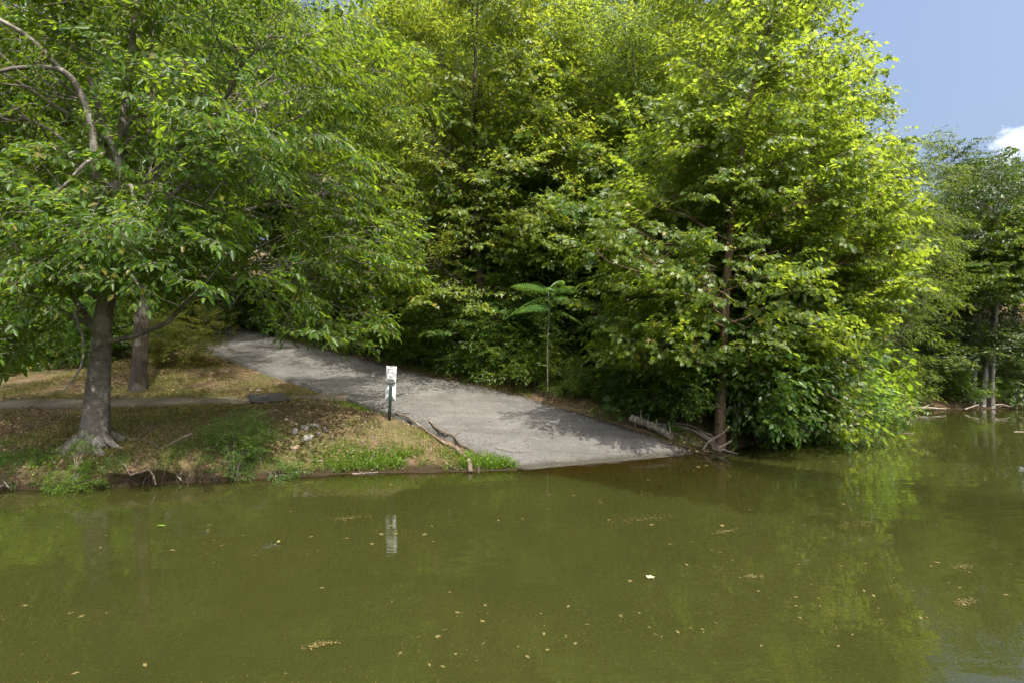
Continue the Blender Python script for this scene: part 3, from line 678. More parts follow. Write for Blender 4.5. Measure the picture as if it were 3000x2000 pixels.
def near_reject(O, rng):
    u = 1500 + 1500 * O[:, 0] / O[:, 1]; w = 1000 - 1500 * (O[:, 2] - CAM_H) / O[:, 1]
    hole = (u > -20) & (u < 470) & (w > 40) & (w < 620) & (O[:, 1] < 10.7) & (rng.random(len(O)) < .68)
    low = (w > 850 + 25 * rng.standard_normal(len(O))) & (u > 190) & (u < 600)
    low |= (u > 590) & (w > np.interp(u, [560, 650, 720, 800, 900, 1000, 1080, 1150, 1300], [800, 810, 870, 950, 1000, 1015, 985, 900, 820]) + 12 * rng.standard_normal(len(O)))
    low |= (w > 1060) & (u <= 190)
    deep = (O[:, 1] < 8.0)
    thin = ((u > 560) & (rng.random(len(O)) < .2)) | ((O[:, 1] > 12.0) & (u < 850) & (rng.random(len(O)) < .62)) | ((O[:, 1] > 13.2) & (w > 450) & (rng.random(len(O)) < .35))
    hx = O[:, 0] - to_sun.x / to_sun.z * (O[:, 2] - 1.2); hy = O[:, 1] - to_sun.y / to_sun.z * (O[:, 2] - 1.2)
    gap = (hx > -13.5) & (hx < -5) & (hy > 14.2) & (hy < 19.5) & (O[:, 1] > 11.2) & (rng.random(len(O)) < .28)
    return ~(hole | low | deep | thin | gap)
def near_c(C):
    u = 1500 + 1500 * C[:, 0] / C[:, 1]; w = 1000 - 1500 * (C[:, 2] - CAM_H) / C[:, 1]
    return ~((w > 780) & (u > 150) & (u < 760)) & (w < 980)
blobs1 = [px_blob(110, 930, 10.4, 190, 130, 1.3), px_blob(470, 660, 10.2, 280, 210, 1.3), px_blob(230, 330, 11.6, 400, 330, 2.2), px_blob(720, 200, 11.4, 350, 300, 2.0),
          px_blob(860, 600, 13.4, 290, 270, 1.5), px_blob(1000, 800, 13.0, 170, 150, 1.2), px_blob(860, 975, 12.6, 270, 75, 1.3), px_blob(1040, 330, 14.6, 220, 310, 1.5),
          px_blob(100, 650, 10.6, 260, 240, 1.6), px_blob(730, 480, 10.3, 220, 150, 1.1), px_blob(500, 800, 11.4, 330, 80, 1.6), px_blob(300, -80, 11.8, 450, 160, 2.4), px_blob(-300, 300, 11.8, 350, 600, 3.0)]
grow('beech_tree', b1, [at(297, 1000, 11.6), at(318, 800, 11.55), at(350, 500, 11.5), at(380, 200, 11.6), at(420, -200, 11.8)],
     [.28, .28, .25, .19, .16, .14, .115, .09, .06, .02], blobs1, K_NEAR, 420, 6, 20, B_GREY, M_NEAR, 11,
     'big smooth grey-barked tree leaning over the cut bank, flared roots', jit=.5, shell=.35, flare=.75, reject=near_reject, leaves=260, creject=near_c,
     extra=lambda rng: [f(rng) for f in near_extra], sides=28, lobes=6, pitch=(-.45, .35))

big = [o for o in COL.objects if o.name == 'beech_tree'][0]; rgr = R(88)
for k in range(9):
    a = k * 0.698 + rgr.uniform(-.2, .2); ln = rgr.uniform(.28, .62); pts = []
    for q in np.linspace(0, 1, 7):
        r_ = .26 + ln * q; x_ = b1[0] + r_ * math.cos(a + .35 * q * rgr.uniform(-1, 1)); y_ = b1[1] + r_ * math.sin(a + .1 * q)
        if y_ < 10.75: y_ = 10.75
        pts.append((x_, y_, gz(x_, y_) + .22 * (1 - q) ** 1.8 - .01 - .05 * q))
    mb = MB(); mb.tube(curve(pts, 16), np.linspace(.135, .03, 16) * rgr.uniform(.7, 1.1), 8, wob=.16, rng=rgr); mb.build('root', B_GREY, big, True, b1)

# second tree behind the path
b2 = hit(405, 1143)
blobs2 = [px_blob(420, 480, 17.5, 300, 260, 2.5), px_blob(700, 420, 18, 260, 260, 2.5), px_blob(250, 700, 17.5, 200, 120, 1.6), px_blob(500, 100, 18, 420, 320, 3.5)]
def rej2(O, rng):
    u = 1500 + 1500 * O[:, 0] / O[:, 1]; w = 1000 - 1500 * (O[:, 2] - CAM_H) / O[:, 1]
    return ~((w > 860) & (u > 100) & (u < 640))
grow('lichen_barked_tree', b2, [at(415, 950, 17.4), at(425, 700, 17.5), at(440, 300, 17.6), at(460, -200, 17.8)], [.30, .26, .23, .215, .18, .13, .08, .03], blobs2, K_BG, 62, 5, 12,
     B_LICH, M_NEAR, 12, 'dark lichen-spotted tree standing just behind the concrete path', flare=.45, reject=rej2)

# ------------------------------------------------------------------ sycamore at the ramp foot and its neighbours
b3 = np.array([*at(2110, 1318, 14.35)[:2], -0.05])
blobs3 = [px_blob(2210, 330, 14.6, 230, 300, 2.0), px_blob(1960, 700, 13.8, 210, 220, 1.6), px_blob(2400, 640, 14.6, 270, 270, 2.0), px_blob(2190, 880, 14.0, 300, 190, 2.0),
          px_blob(2420, 1060, 14.6, 150, 190, 1.4), px_blob(1930, 1010, 13.6, 120, 75, .9), px_blob(2640, 790, 14.4, 90, 45, .6), px_blob(2520, 900, 14.8, 120, 150, 1.3), px_blob(2010, 460, 14.4, 170, 160, 1.4)]
def right_edge(u, w, rng):
    return u > np.interp(w, [-400, 0, 200, 350, 450, 600, 750, 800, 860, 950, 1100, 1250], [2440, 2480, 2520, 2580, 2640, 2660, 2690, 2720, 2640, 2570, 2520, 2490]) + 14 * rng.standard_normal(len(u))
def rej4(O, rng):
    u = 1500 + 1500 * O[:, 0] / O[:, 1]; w = 1000 - 1500 * (O[:, 2] - CAM_H) / O[:, 1]
    return ~right_edge(u, w, rng)
def rej3(O, rng):
    u = 1500 + 1500 * O[:, 0] / O[:, 1]; w = 1000 - 1500 * (O[:, 2] - CAM_H) / O[:, 1]
    tr_ = (abs(u - (2105 + (1310 - w) * .05)) < 45) & (w > 650) & (O[:, 1] < 14.5) & (rng.random(len(O)) < .75)
    low = (w > 1080) & (u < 2240)
    return ~(tr_ | low | (O[:, 2] < .25) | right_edge(u, w, rng))
grow('sycamore_tree', b3, [at(2112, 1150, 14.35), at(2125, 900, 14.35), at(2145, 640, 14.4), at(2180, 400, 14.5), at(2230, 120, 14.6)], [.17, .155, .145, .13, .115, .10, .08, .05, .02],
     blobs3, K_SYC, 270, 6, 24, B_SYC, M_SYC, 13, 'sunlit sycamore with slim brown trunk at the water beside the ramp', jit=.42, shell=.35, flare=.25, reject=rej3, leaves=240, pitch=(-.15, .6), lift=.5)
# its slim second stem
b3b = b3 + [.42, .35, 0]
grow('slim_grey_stem', b3b, [at(2170, 1150, 14.7), at(2185, 900, 14.8), at(2230, 650, 14.9)], [.06, .05, .045, .035, .02], [px_blob(2240, 620, 15, 110, 120, 1.0), px_blob(2300, 780, 15, 90, 90, .8)], K_SYC, 22, 5, 5,
     B_STICK, M_SYC, 14, 'slim grey second stem close behind the ramp-side sycamore trunk', flare=.2)

# tall tree behind to the right, against the sky
blobs4 = [px_blob(2340, 110, 19, 200, 240, 2.6), px_blob(2420, 420, 19, 180, 220, 2.2), px_blob(2180, -110, 19, 300, 180, 3.0), px_blob(2120, 250, 19.4, 230, 300, 2.4), px_blob(2300, 760, 18.5, 260, 220, 2.2)]
p4 = at(2250, 1180, 19); b4 = np.array([p4[0], 19, gz(p4[0], 19)])
grow('tall_sycamore_tree', b4, [at(2255, 700, 19), at(2270, 300, 19), at(2280, -120, 19)], [.26, .22, .18, .13, .08, .03], blobs4, K_BGS, 195, 6, 20, B_SYC, M_SYC, 15,
     'tall leafy sycamore whose crown edge stands against the open sky', jit=.55, shell=.4, reject=rej4)
# fine leaved lime tree
p5 = at(2600, 1190, 21.5); b5 = np.array([p5[0], 22.2, gz(p5[0], 22.2)])
grow('narrow_leaved_tree', b5, [at(2610, 800, 22), at(2630, 500, 22)], [.16, .13, .09, .03], [px_blob(2650, 560, 22, 100, 170, 1.6), px_blob(2610, 800, 21.6, 110, 170, 1.8), px_blob(2560, 1000, 21.2, 110, 130, 1.5)],
     K_FINE, 80, 5, 10, B_DARK, M_FINE, 16, 'lime green narrow-leaved tree between the sycamores and the far shore', jit=.45, shell=.35, pitch=(-.5, .3))
# centre sycamore beside the driveway
p6 = at(1415, 1060, 20.4); b6 = np.array([p6[0], 20.4, gz(p6[0], 20.4)])
blobs6 = [px_blob(1400, 520, 20, 300, 300, 2.8), px_blob(1580, 600, 19.6, 190, 260, 2.0), px_blob(1210, 330, 20.4, 230, 280, 2.4), px_blob(1450, 160, 20, 270, 260, 2.8), px_blob(1330, 800, 19.4, 240, 110, 1.8), px_blob(1430, -40, 20.4, 220, 120, 2)]
def rej6(O, rng):
    u = 1500 + 1500 * O[:, 0] / O[:, 1]; w = 1000 - 1500 * (O[:, 2] - CAM_H) / O[:, 1]
    return ~((abs(u - 1405) < 35) & (w > 640) & (w < 860) & (O[:, 1] < 20.3) & (rng.random(len(O)) < .7))
grow('driveway_sycamore_tree', b6, [at(1412, 900, 20.4), at(1395, 650, 20.4), at(1390, 300, 20.4), at(1400, 0, 20.4)], [.19, .17, .15, .13, .10, .07, .03], blobs6, K_BGS, 232, 6, 22, B_DARK, M_SYC, 17,
     'broad sycamore with sunlit right flank behind the driveway', jit=.5, shell=.4, reject=rej6)

# ------------------------------------------------------------------ forest behind: a few grown trees and copies of them
def proto(name, seed, h, cr, kit, bark, leafm, label, nclump, low=.22):
    rng = R(seed); bl = []
    for k in range(9):
        z = h * (low + .1 + (0.9 - low) * (k + .5) / 9); rad = cr * (0.62 + .45 * math.sin(math.pi * min(1, (k + 1.2) / 9.5)))
        a = rng.random() * 6.28; o = cr * .38
        bl.append((math.cos(a) * o, math.sin(a) * o, z, rad * .72, rad * .72, h * .105))
    return grow(name, (0, 0, 0), [(0.2, 0, h * .3), (-.15, .2, h * .6), (.1, 0, h * .93)], [.26, .23, .20, .17, .13, .08, .03], bl, kit, nclump, 5, 14, bark, leafm, seed, label, 'tree', 'forest trees behind the driveway', sc=(.85, 1.3), shell=.35, flare=.4, split_limbs=False)
PA = proto('forest_tree', 31, 17, 4.4, K_BG, B_DARK, M_BG, 'x', 170)
PB = proto('forest_tree', 32, 18, 4.0, K_BGS, B_DARK, M_SYC, 'x', 140, .18)
PC = proto('forest_tree', 33, 15, 3.8, K_BG, B_DARK, M_BG, 'x', 160, .15)
PD = proto('forest_tree', 34, 14, 3.4, K_BG, B_PALE, M_OAK, 'x', 130, .30)
protos = [PA, PB, PC, PD]; used = [False] * 4
#            px    Y     scale variant
FOREST = [(1720, 23.5, 1.12, 1), (1860, 20.5, .82, 0), (1600, 27, 1.25, 0), (1120, 25.5, 1.15, 1), (960, 28, 1.2, 0), (1300, 30, 1.3, 2), (1480, 33, 1.35, 1), (1960, 25, 1.2, 1), (2120, 24, 1.1, 0),
          (1000, 34, 1.35, 2), (820, 33, 1.3, 1), (640, 31, 1.2, 0), (480, 27, 1.1, 2), (330, 29, 1.15, 0), (180, 25, 1.05, 1), (40, 28, 1.1, 2), (-120, 24, 1.0, 0), (720, 42, 1.5, 2), (250, 38, 1.4, 1), (1180, 40, 1.5, 0),
          (1750, 38, 1.5, 2), (2050, 33, 1.3, 0), (2280, 29, .85, 2), (2400, 30, .62, 1), (-300, 30, 1.2, 1), (560, 36, 1.4, 0)]
order = sorted(range(len(FOREST)), key=lambda q: FOREST[q][0]); rank = {q: k for k, q in enumerate(order)}
rgf = R(77)
def put(pr, k, loc, rz, sc, label, group):
    if not used[k]:
        used[k] = True; o = pr; o.location = [float(v) for v in loc]; o.rotation_euler = (0, 0, rz); o.scale = sc; o['label'] = label; o['group'] = group; return o
    return copy_thing(pr, loc, rz, sc, label, group)
PH = [17, 18, 15, 14]; TOPS = {0: 30, 1: -40, 2: 10, 3: 0, 22: 250, 23: 420}
KIND_W = ['mid green rounded', 'yellow green lobed-leaf', 'deep green broad-leaf', 'dark oak-like']
for q, (px, Y, s, k) in enumerate(FOREST):
    x = (px - 1500) * Y / FPX; ptop = TOPS.get(q, rgf.uniform(-90, 60))
    s = min(s, (CAM_H + (1000 - ptop) * Y / FPX - gz(x, Y)) / PH[k]); w_ = max(s, .85) if px < 2200 else s
    put(protos[k], k, (x, Y, gz(x, Y) - .1), rgf.random() * 6.28, (w_ * rgf.uniform(.95, 1.12), w_ * rgf.uniform(.95, 1.12), s),
        '%s forest tree on the hillside, %s trunk counted from the left edge' % (KIND_W[k], ORD[rank[q]]), 'forest trees behind the driveway')

# young trees crowding the edge of the driveway
PY = proto('young_tree', 35, 6.0, 1.7, K_SYC, B_SYC, M_BG, 'x', 46, .06)
PZ = proto('young_tree', 36, 5.0, 1.5, K_DK, B_SYC, M_BG, 'x', 60, .05)
usedY = [False, False]
YOUNG = [(2.6, 1.42, .95, 0), (3.9, 1.75, 1.15, 1), (6.9, 2.05, .9, 0), (7.6, 2.15, 1.3, 0), (8.6, 1.3, .9, 1), (10.4, 1.5, 1.25, 0), (11.6, 1.3, .85, 1), (13.4, 1.45, 1.2, 0), (15, 1.32, .95, 1), (17, 1.5, 1.3, 0), (19, 1.32, 1.0, 1), (21.5, 1.5, 1.3, 0), (24.5, 1.35, 1.1, 1), (28, 1.5, 1.4, 0), (5.6, 2.0, 1.7, 1), (9.2, 2.1, 1.8, 0), (12.6, 2.0, 1.8, 1), (3.2, 2.0, 1.5, 0)]
for q, (s_, v_, sc_, k_) in enumerate(YOUNG):
    p = L0 + AX * s_ + WD * v_; pr = (PY, PZ)[k_]; loc = (float(p[0]), float(p[1]), gz(p[0], p[1]) - .05); rz_ = rgf.random() * 6.28; s3 = (sc_ * 1.05, sc_ * 1.05, sc_)
    lab = '%s young tree %s the driveway edge, %s planted up from the water' % (('lobed-leaf', 'small-leaf')[k_], 'at' if v_ < 1.8 else 'set back from', ORD[q])
    lab = lab.replace(' planted', '')
    if not usedY[k_]:
        usedY[k_] = True; pr.location = loc; pr.rotation_euler = (0, 0, rz_); pr.scale = s3; tag(pr, lab, 'tree', 'young trees along the driveway')
    else: copy_thing(pr, loc, rz_, s3, lab, 'young trees along the driveway')

# far shore trees on the right
FAR = [(2760, 27.5, .62, 3, 'dark oak-like tree at the start of the far shore'), (2835, 30.5, .80, 3, 'tall dark oak-like tree topping the far shore line'), (2965, 31, .74, 3, 'dark oak-like tree at the far shore, second tall one'),
       (2905, 28, .55, 3, 'dark lower tree between the two far oaks'), (3080, 28, .75, 3, 'dark tree at the right edge of the far shore'), (2690, 30, .64, 3, 'dark tree behind the lime green narrow-leaved tree'),
       (3020, 35, .72, 3, 'dark oak-like tree behind the far shore oaks'), (3150, 24.5, .8, 3, 'dark tree just beyond the picture edge on the far shore'), (2880, 38, .68, 3, 'dark tree high on the slope behind the far shore')]
for px, Y, s, k, lab in FAR:
    x = (px - 1500) * Y / FPX
    put(protos[k], k, (x, Y, gz(x, Y) - .1), rgf.random() * 6.28, (s, s, s), lab, 'trees on the far shore')
bq = hit(2878, 1188)
grow('leaning_sycamore_tree', bq, [at(2900, 1000, bq[1]), at(2945, 800, bq[1]), at(2985, 640, bq[1] - .3)], [.19, .13, .11, .095, .075, .045, .02],
     [px_blob(2950, 760, 22.6, 90, 110, 1.5), px_blob(3060, 700, 22.6, 110, 140, 1.7), px_blob(2920, 820, 22.8, 90, 60, 1.0)], K_SYC, 75, 5, 10, B_PALE, M_SYC, 41,
     'yellow green sycamore leaning right over the far shore water', shell=.3, flare=.5, sc=(.9, 1.3))
bq = hit(2905, 1193)
grow('pale_trunk_tree', bq, [at(2908, 1100, bq[1]), at(2916, 950, bq[1]), at(2925, 760, bq[1]), at(2930, 500, bq[1])], [.20, .10, .085, .08, .07, .05, .02],
     [px_blob(2900, 560, 24, 100, 130, 1.6), px_blob(2960, 980, 23.6, 90, 60, 1.2), px_blob(2860, 900, 24, 80, 70, 1.2)], K_BG, 40, 5, 8, B_PALE, M_OAK, 42, 'straight pale-trunked tree with swollen foot on the far shore', flare=.8)
bq = hit(2850, 1180)
grow('pale_stub_tree', bq, [at(2856, 1080, bq[1]), at(2870, 900, bq[1]), at(2880, 700, bq[1])], [.16, .11, .10, .08, .05, .02], [px_blob(2860, 760, 24.6, 110, 130, 1.5)], K_BG, 30, 5, 6, B_PALE, M_OAK, 43, 'pale trunk with ivy between two far shore trees', flare=.4)
p7 = at(2690, 1180, 23.4)
grow('layered_beech_tree', (p7[0], 24, gz(p7[0], 24)), [at(2700, 900, 24), at(2710, 720, 24)], [.15, .12, .08, .02],
     [px_blob(2720, 870, 23.6, 120, 130, 1.6), px_blob(2650, 1060, 23.2, 130, 90, 1.6), px_blob(2790, 960, 23.6, 90, 90, 1.4), px_blob(2760, 790, 24, 100, 70, 1.4)], K_LAYER, 75, 5, 10, B_GREY, M_OAK, 44,
     'dark tree with flat layered branches hanging low over the far water', shell=.3, pitch=(-.12, .12), jit=.4)

# ------------------------------------------------------------------ shrubs
def shrub(name, base, blobs, kit, nclump, per, leafm, seed, label, cat='shrub', group=None, sc=(.8, 1.2), jit=.25, shell=.3, nst=6, stem=B_STICK, pitch=(-.3, .7)):
    rng = R(seed); base = np.asarray(base, float); t = empty(name, base); tag(t, label, cat, group)
    C, O, OUT = crown_points(blobs, nclump, per, rng, jit, shell); mb = MB()
    zmin = base[2] - .1
    O[:, 2] = np.maximum(O[:, 2], base[2] - .25)
    for c in C[::max(1, len(C) // (nst * 4))]:
        o = base + [rng.normal(0, .08), rng.normal(0, .08), -.1]; m = (o + c) / 2 + [0, 0, .15 * np.linalg.norm(c - o)]
        mb.tube(curve([o, m, c], 6), np.linspace(.014, .004, 6), 4, caps=False)
    mb.build('stems', stem, t, True, base)
    D = OUT + rng.standard_normal(OUT.shape) * .5; D[:, 2] = rng.uniform(pitch[0], pitch[1], len(D)) + .4 * OUT[:, 2]
    lv, lt, wv, wt, fr = place(kit, O, D, rng.uniform(sc[0], sc[1], len(O)), rng)
    np_obj('foliage', lv - base, lt, leafm, t); np_obj('twigs', wv - base, wt, stem, t)['kind'] = 'stuff'
    return t

SP = []
for k, (kit, lm, hh, ww) in enumerate([(K_DKL, M_DK, 1.5, 1.0), (K_DK, M_DK, 1.9, 1.0), (K_DKL, M_NEAR, 2.6, 1.2), (K_DK, M_BG, 1.1, .9)]):
    SP.append(shrub('understory_shrub', (0, 0, 0), [(0, 0, hh * .35, ww, ww, hh * .4), (.3, .1, hh * .7, ww * .75, ww * .75, hh * .32), (-.4, -.1, hh * .6, ww * .6, ww * .6, hh * .3)], kit, 26, 6, lm, 50 + k, 'x', sc=(.8, 1.25)))
SPW = ['low maple-leaved', 'rounded small-leaved', 'tall maple-leaved', 'spreading pale green']
SH = []
rgs = R(5)
for s in np.arange(1.6, 31, .95):
    SH.append((s, 1.10 + .10 * rgs.random() + .05 * (s < 4), rgs.uniform(.75, 1.15) * (.62 if 3.2 < s < 7 else 1)))
SH2 = [(s, 1.55 + .3 * rgs.random(), rgs.uniform(1.0, 1.5)) for s in np.arange(1.0, 30, 1.9)]
usedS = [False] * 4
def putS(k, loc, sc, lab, grp):
    rz = rgs.random() * 6.28; s3 = (sc, sc, sc * rgs.uniform(.85, 1.15))
    if not usedS[k]:
        usedS[k] = True; o = SP[k]; o.location = loc; o.rotation_euler = (0, 0, rz); o.scale = s3; tag(o, lab, None, grp); return o
    return copy_thing(SP[k], loc, rz, s3, lab, grp)
for q, (s, v, sc) in enumerate(SH):
    p = L0 + AX * s + WD * (v + .18); k = int(rgs.integers(0, 4)); z = gz(p[0], p[1])
    putS(k, (float(p[0]), float(p[1]), z), sc, '%s shrub at the forest edge of the driveway, %s up from the water' % (SPW[k], ORD[q]), 'shrubs along the driveway edge')
for q, (s, v, sc) in enumerate(SH2):
    p = L0 + AX * s + WD * (v + (.75 if 4 < s < 9.5 else .2)); k = int(rgs.integers(1, 3)); z = gz(p[0], p[1])
    putS(k, (float(p[0]), float(p[1]), z), sc * 1.35, '%s shrub in the shade behind the edge shrubs, %s up from the water' % (SPW[k], ORD[q]), 'shrubs in the shade of the forest')
SH3 = [(2230, 15.4, 1.0, 2), (2330, 16.2, 1.2, 1), (2420, 17.3, 1.1, 0), (2500, 19.0, 1.2, 3), (2200, 17.5, 1.5, 2), (2330, 19, 1.6, 2), (2570, 21.6, .9, 3), (2640, 23.4, .8, 3), (2820, 23.6, .75, 3), (2985, 23.6, 1.1, 1), (2950, 24.6, 1.2, 2), (2740, 24.4, 1.0, 1)]
for q, (px, Y, sc, k) in enumerate(SH3):
    x = (px - 1500) * Y / FPX
    putS(k, (x, Y, max(0.02, gz(x, Y))), sc, '%s shrub on the shore right of the ramp, %s from the ramp' % (SPW[k], ORD[q]), 'shrubs along the right shore')
SH4 = [(-60, 20, 1.2, 1), (60, 21, 1.3, 2), (180, 21.5, 1.2, 1), (280, 22.5, 1.3, 2), (370, 23, 1.1, 1), (-150, 18.5, 1.1, 2), (120, 24, 1.7, 2), (330, 26, 1.7, 2), (450, 27, 1.6, 1), (540, 31, 1.7, 2), (-40, 25, 1.8, 2)]
for q, (px, Y, sc, k) in enumerate(sorted(SH4)):
    x = (px - 1500) * Y / FPX
    putS(k, (x, Y, gz(x, Y)), sc, '%s shrub in the dark wood behind the path, %s from the left edge' % (SPW[k], ORD[q]), 'shrubs behind the path')

bb = hit(490, 1062)
shrub('yellowing_bush', bb, [px_blob(470, 960, bb[1], 75, 85, 1.0), px_blob(560, 985, bb[1] - .2, 65, 60, .8), px_blob(600, 950, bb[1], 45, 40, .6), px_blob(520, 1040, bb[1] - .4, 75, 35, .8)], K_SM, 80, 7, M_BUSH, 61,
      'rounded yellow-olive bush at the upper left edge of the driveway', 'bush', sc=(.9, 1.4))
bb = hit(690, 1390)
shrub('bank_shrub', bb, [px_blob(700, 1255, 11.7, 70, 50, .35), px_blob(680, 1330, 11.4, 70, 60, .35), px_blob(740, 1300, 11.6, 45, 60, .3), px_blob(660, 1390, 11.2, 50, 30, .25)], K_SM, 75, 7, M_DK, 62,
      'dense dark green shrub growing on the bank edge below the mat', 'shrub', sc=(.45, .85), jit=.13)
bb = hit(800, 1392)
shrub('broad_leaved_weed', bb, [px_blob(800, 1380, bb[1], 55, 18, .25)], K_DK, 14, 4, M_DK, 63, 'low broad-leaved weed patch at the waterline beside the bank shrub', 'plant', sc=(.35, .55), jit=.08)
bb = hit(225, 1400)
shrub('yellow_green_creeper', bb, [px_blob(235, 1350, 10.7, 55, 45, .25), px_blob(200, 1395, 10.5, 55, 35, .25), px_blob(255, 1400, 10.5, 35, 40, .2)], K_SM, 40, 6, M_WEED, 64, 'yellow green creeper hanging over the bank below the big tree', 'plant', sc=(.4, .7), jit=.08)
bb = hit(30, 1410)
shrub('bank_creeper', bb, [px_blob(30, 1395, 10.6, 60, 22, .25)], K_SM, 22, 6, M_DK, 65, 'small-leaved creeper on the bank at the left edge', 'plant', sc=(.35, .6), jit=.08)

# tree of heaven sapling: stem and fronds
bt = np.array([*at(1605, 1110, 17.2)[:2], 0]); bt[2] = gz(bt[0], bt[1])
sap = empty('tree_of_heaven_sapling', bt); tag(sap, 'slim sapling with feathery compound fronds beside the driveway', 'sapling')
tipz = at(1612, 850, 17.2)
mb = MB(); SPN = curve([bt - [0, 0, .1], at(1603, 1000, 17.2), at(1610, 920, 17.2), tipz], 14); mb.tube(SPN + np.c_[.06 * np.sin(np.linspace(0, 5, 14)), np.zeros(14), np.zeros(14)] * np.linspace(0, 1, 14)[:, None], np.linspace(.026, .012, 14), 7); mb.build('stem', B_PALE, sap, True, bt)
rgt = R(9)
so = np.array([[np.interp(h_, np.linspace(0, 1, 14), SPN[:, c_]) for c_ in range(3)] for h_ in np.linspace(.12, .9, 34)]); sd_ = rgt.standard_normal((34, 3)) * [1, 1, .35]
sl, st_, sw, swt, _f = place(K_DK, so, sd_, rgt.uniform(.35, .75, 34), rgt); np_obj('side_foliage', sl - bt, st_, M_DK, sap); np_obj('side_twigs', sw - bt, swt, B_STICK, sap)['kind'] = 'stuff'
for k in range(15):
    a = k * 2.4 + .3; h = 1 - .16 * (k / 17) ** 1.0 * (1 if k < 12 else 2.2); o = np.array([np.interp(h, np.linspace(0, 1, 14), SPN[:, c]) for c in range(3)])
    ln = rgt.uniform(1.15, 1.7) * (1 if k < 13 else .75); el = rgt.uniform(.3, .8) if k < 9 else rgt.uniform(-.1, .3)
    hd = np.array([math.cos(a), math.sin(a), 0]); tt = np.linspace(0, 1, 12)
    Pm = o + np.outer(tt * ln * math.cos(el), hd) + np.outer(ln * (math.sin(el) * tt - .42 * tt ** 2), [0, 0, 1])
    mb = MB(); mb.tube(Pm, np.linspace(.007, .002, 12), 4, caps=False); v, f = mb.tris()
    tq = np.linspace(.16, 1, 17); Pl = np.array([[np.interp(q, tt, Pm[:, c]) for c in range(3)] for q in tq]); sd = np.array([-hd[1], hd[0], 0])
    PP = np.repeat(Pl, 2, 0); sg = np.tile([1, -1], 17)[:, None]
    DD = sg * sd * .9 + hd * .35 + np.array([0, 0, -.45]); NN = np.tile([0, 0, 1.0], (34, 1)) + hd * .2 + rgt.standard_normal((34, 3)) * .12
    SS = np.repeat(.34 * np.sin(np.pi * (0.18 + .74 * tq)) * ln, 2) * .8
    lv, lt = leaf_verts(PP, DD, NN, SS, 'leaflet')
    me = np_mesh('frond', np.vstack([v, lv]) - bt, np.vstack([f, lt + len(v)]), M_TOH); link(bpy.data.objects.new('frond', me), sap)

# ------------------------------------------------------------------ ground cover (nobody could count it)
rg = R(101)
def scatter(n, x0, x1, y0, y1):
    return rg.uniform(x0, x1, n), rg.uniform(y0, y1, n)
def off_hard(x, y, margin=.02):
    s, v = road_sv(x, y); ok = ~((v > -margin) & (v < 1 + margin) & (s > -2))
    f = np.interp(x, pf[:, 0], pf[:, 1]); return ok & ~((y > f - .02) & (y < f + 1.2) & (x < -5.3))
def blades(name, n, dens, size, mat, label, box, wid=.05, seed=1, lean=.5):
    x, y = scatter(n, *box); d = shore_d(x, y); k = (d > .06) & off_hard(x, y) & (rg.random(n) < dens(x, y, d)); x, y, d = x[k], y[k], d[k]
    z = H(x, y); y = y - shift(x, y); P = np.c_[x, y, z - .01]; m = len(x)
    D = np.c_[rg.standard_normal((m, 2)) * lean, np.ones(m)]; N = np.c_[rg.standard_normal((m, 2)), np.zeros(m)]
    tv = np.array([(0, -.5 * wid, 0), (0, .5 * wid, 0), (.55, .4 * wid, .04), (.55, -.4 * wid, .04), (1, 0, .22)]); tt = np.array([(0, 1, 2), (0, 2, 3), (3, 2, 4)])
    D = norm(D); B = norm(np.cross(N, D)); N2 = np.cross(D, B); S = size * rg.uniform(.45, 1.3, m)
    M = np.stack([D, B, N2], -1) * S[:, None, None]; V = (np.einsum('nij,kj->nki', M, tv) + P[:, None]).reshape(-1, 3)
    T = (tt[None] + (np.arange(m) * 5)[:, None, None]).reshape(-1, 3)
    o = np_obj(name, V, T, mat); return tag(o, label, 'grass', kind='stuff')
lawn = lambda x, y, d: np.clip(smooth(.36, .56, fbm(x * .55, y * .55, 41)) * .95 + .06, 0, 1) * smooth(.1, .5, d)
blades('grass', 125000, lawn, .10, M_GRASS, 'thin straw and green grass growing patchily on the bank', (-17, 0.4, 10.3, 24), .11)
edgeg = lambda x, y, d: (smooth(-.30, -.02, road_sv(x, y)[1]) * smooth(.35, .6, fbm(x * 1.3, y * 1.3, 43)))
blades('verge_grass', 30000, edgeg, .17, M_WEED, 'taller green grass along the left edge of the ramp', (-7, 0.6, 12, 18), .07)
# waterside weeds: bright small leaves
def leaf_cover(name, n, dens, size, kind, mat, label, box, flat=.35, hmax=.0, cat='plants', onroad=False):
    x, y = scatter(n, *box); d = shore_d(x, y); ok = (d > .03) & (rg.random(n) < dens(x, y, d))
    if not onroad: ok &= off_hard(x, y)
    x, y, d = x[ok], y[ok], d[ok]; z = H(x, y)
    if onroad:
        s, v = road_sv(x, y); z = np.where((v > 0) & (v < 1), road_z(s, v) + .012, z)
        f = np.interp(x, pf[:, 0], pf[:, 1]); z = np.where((y > f) & (y < f + 1.2) & (x < -5.3), 1.155 + .07 * (y - f) / 1.2 + .012, z)
    y = y - shift(x, y); m = len(x)
    P = np.c_[x, y, z + rg.random(m) * hmax + .012]; a = rg.random(m) * 6.28
    D = np.c_[np.cos(a), np.sin(a), rg.standard_normal(m) * flat]; N = np.c_[rg.standard_normal((m, 2)) * flat, np.ones(m)]
    V, T = leaf_verts(P, D, N, size * rg.uniform(.55, 1.3, m), kind); o = np_obj(name, V, T, mat); return tag(o, label, cat, kind='stuff')
weed = lambda x, y, d: smooth(-5.0, -3.6, x) * smooth(.95, .15, d) * smooth(.30, .5, fbm(x * 1.5, y * 1.5, 47)) + .25 * smooth(1.2, .1, d) * smooth(.5, .65, fbm(x * 1.8, y * 1.8, 51)) * (x < -8.6)
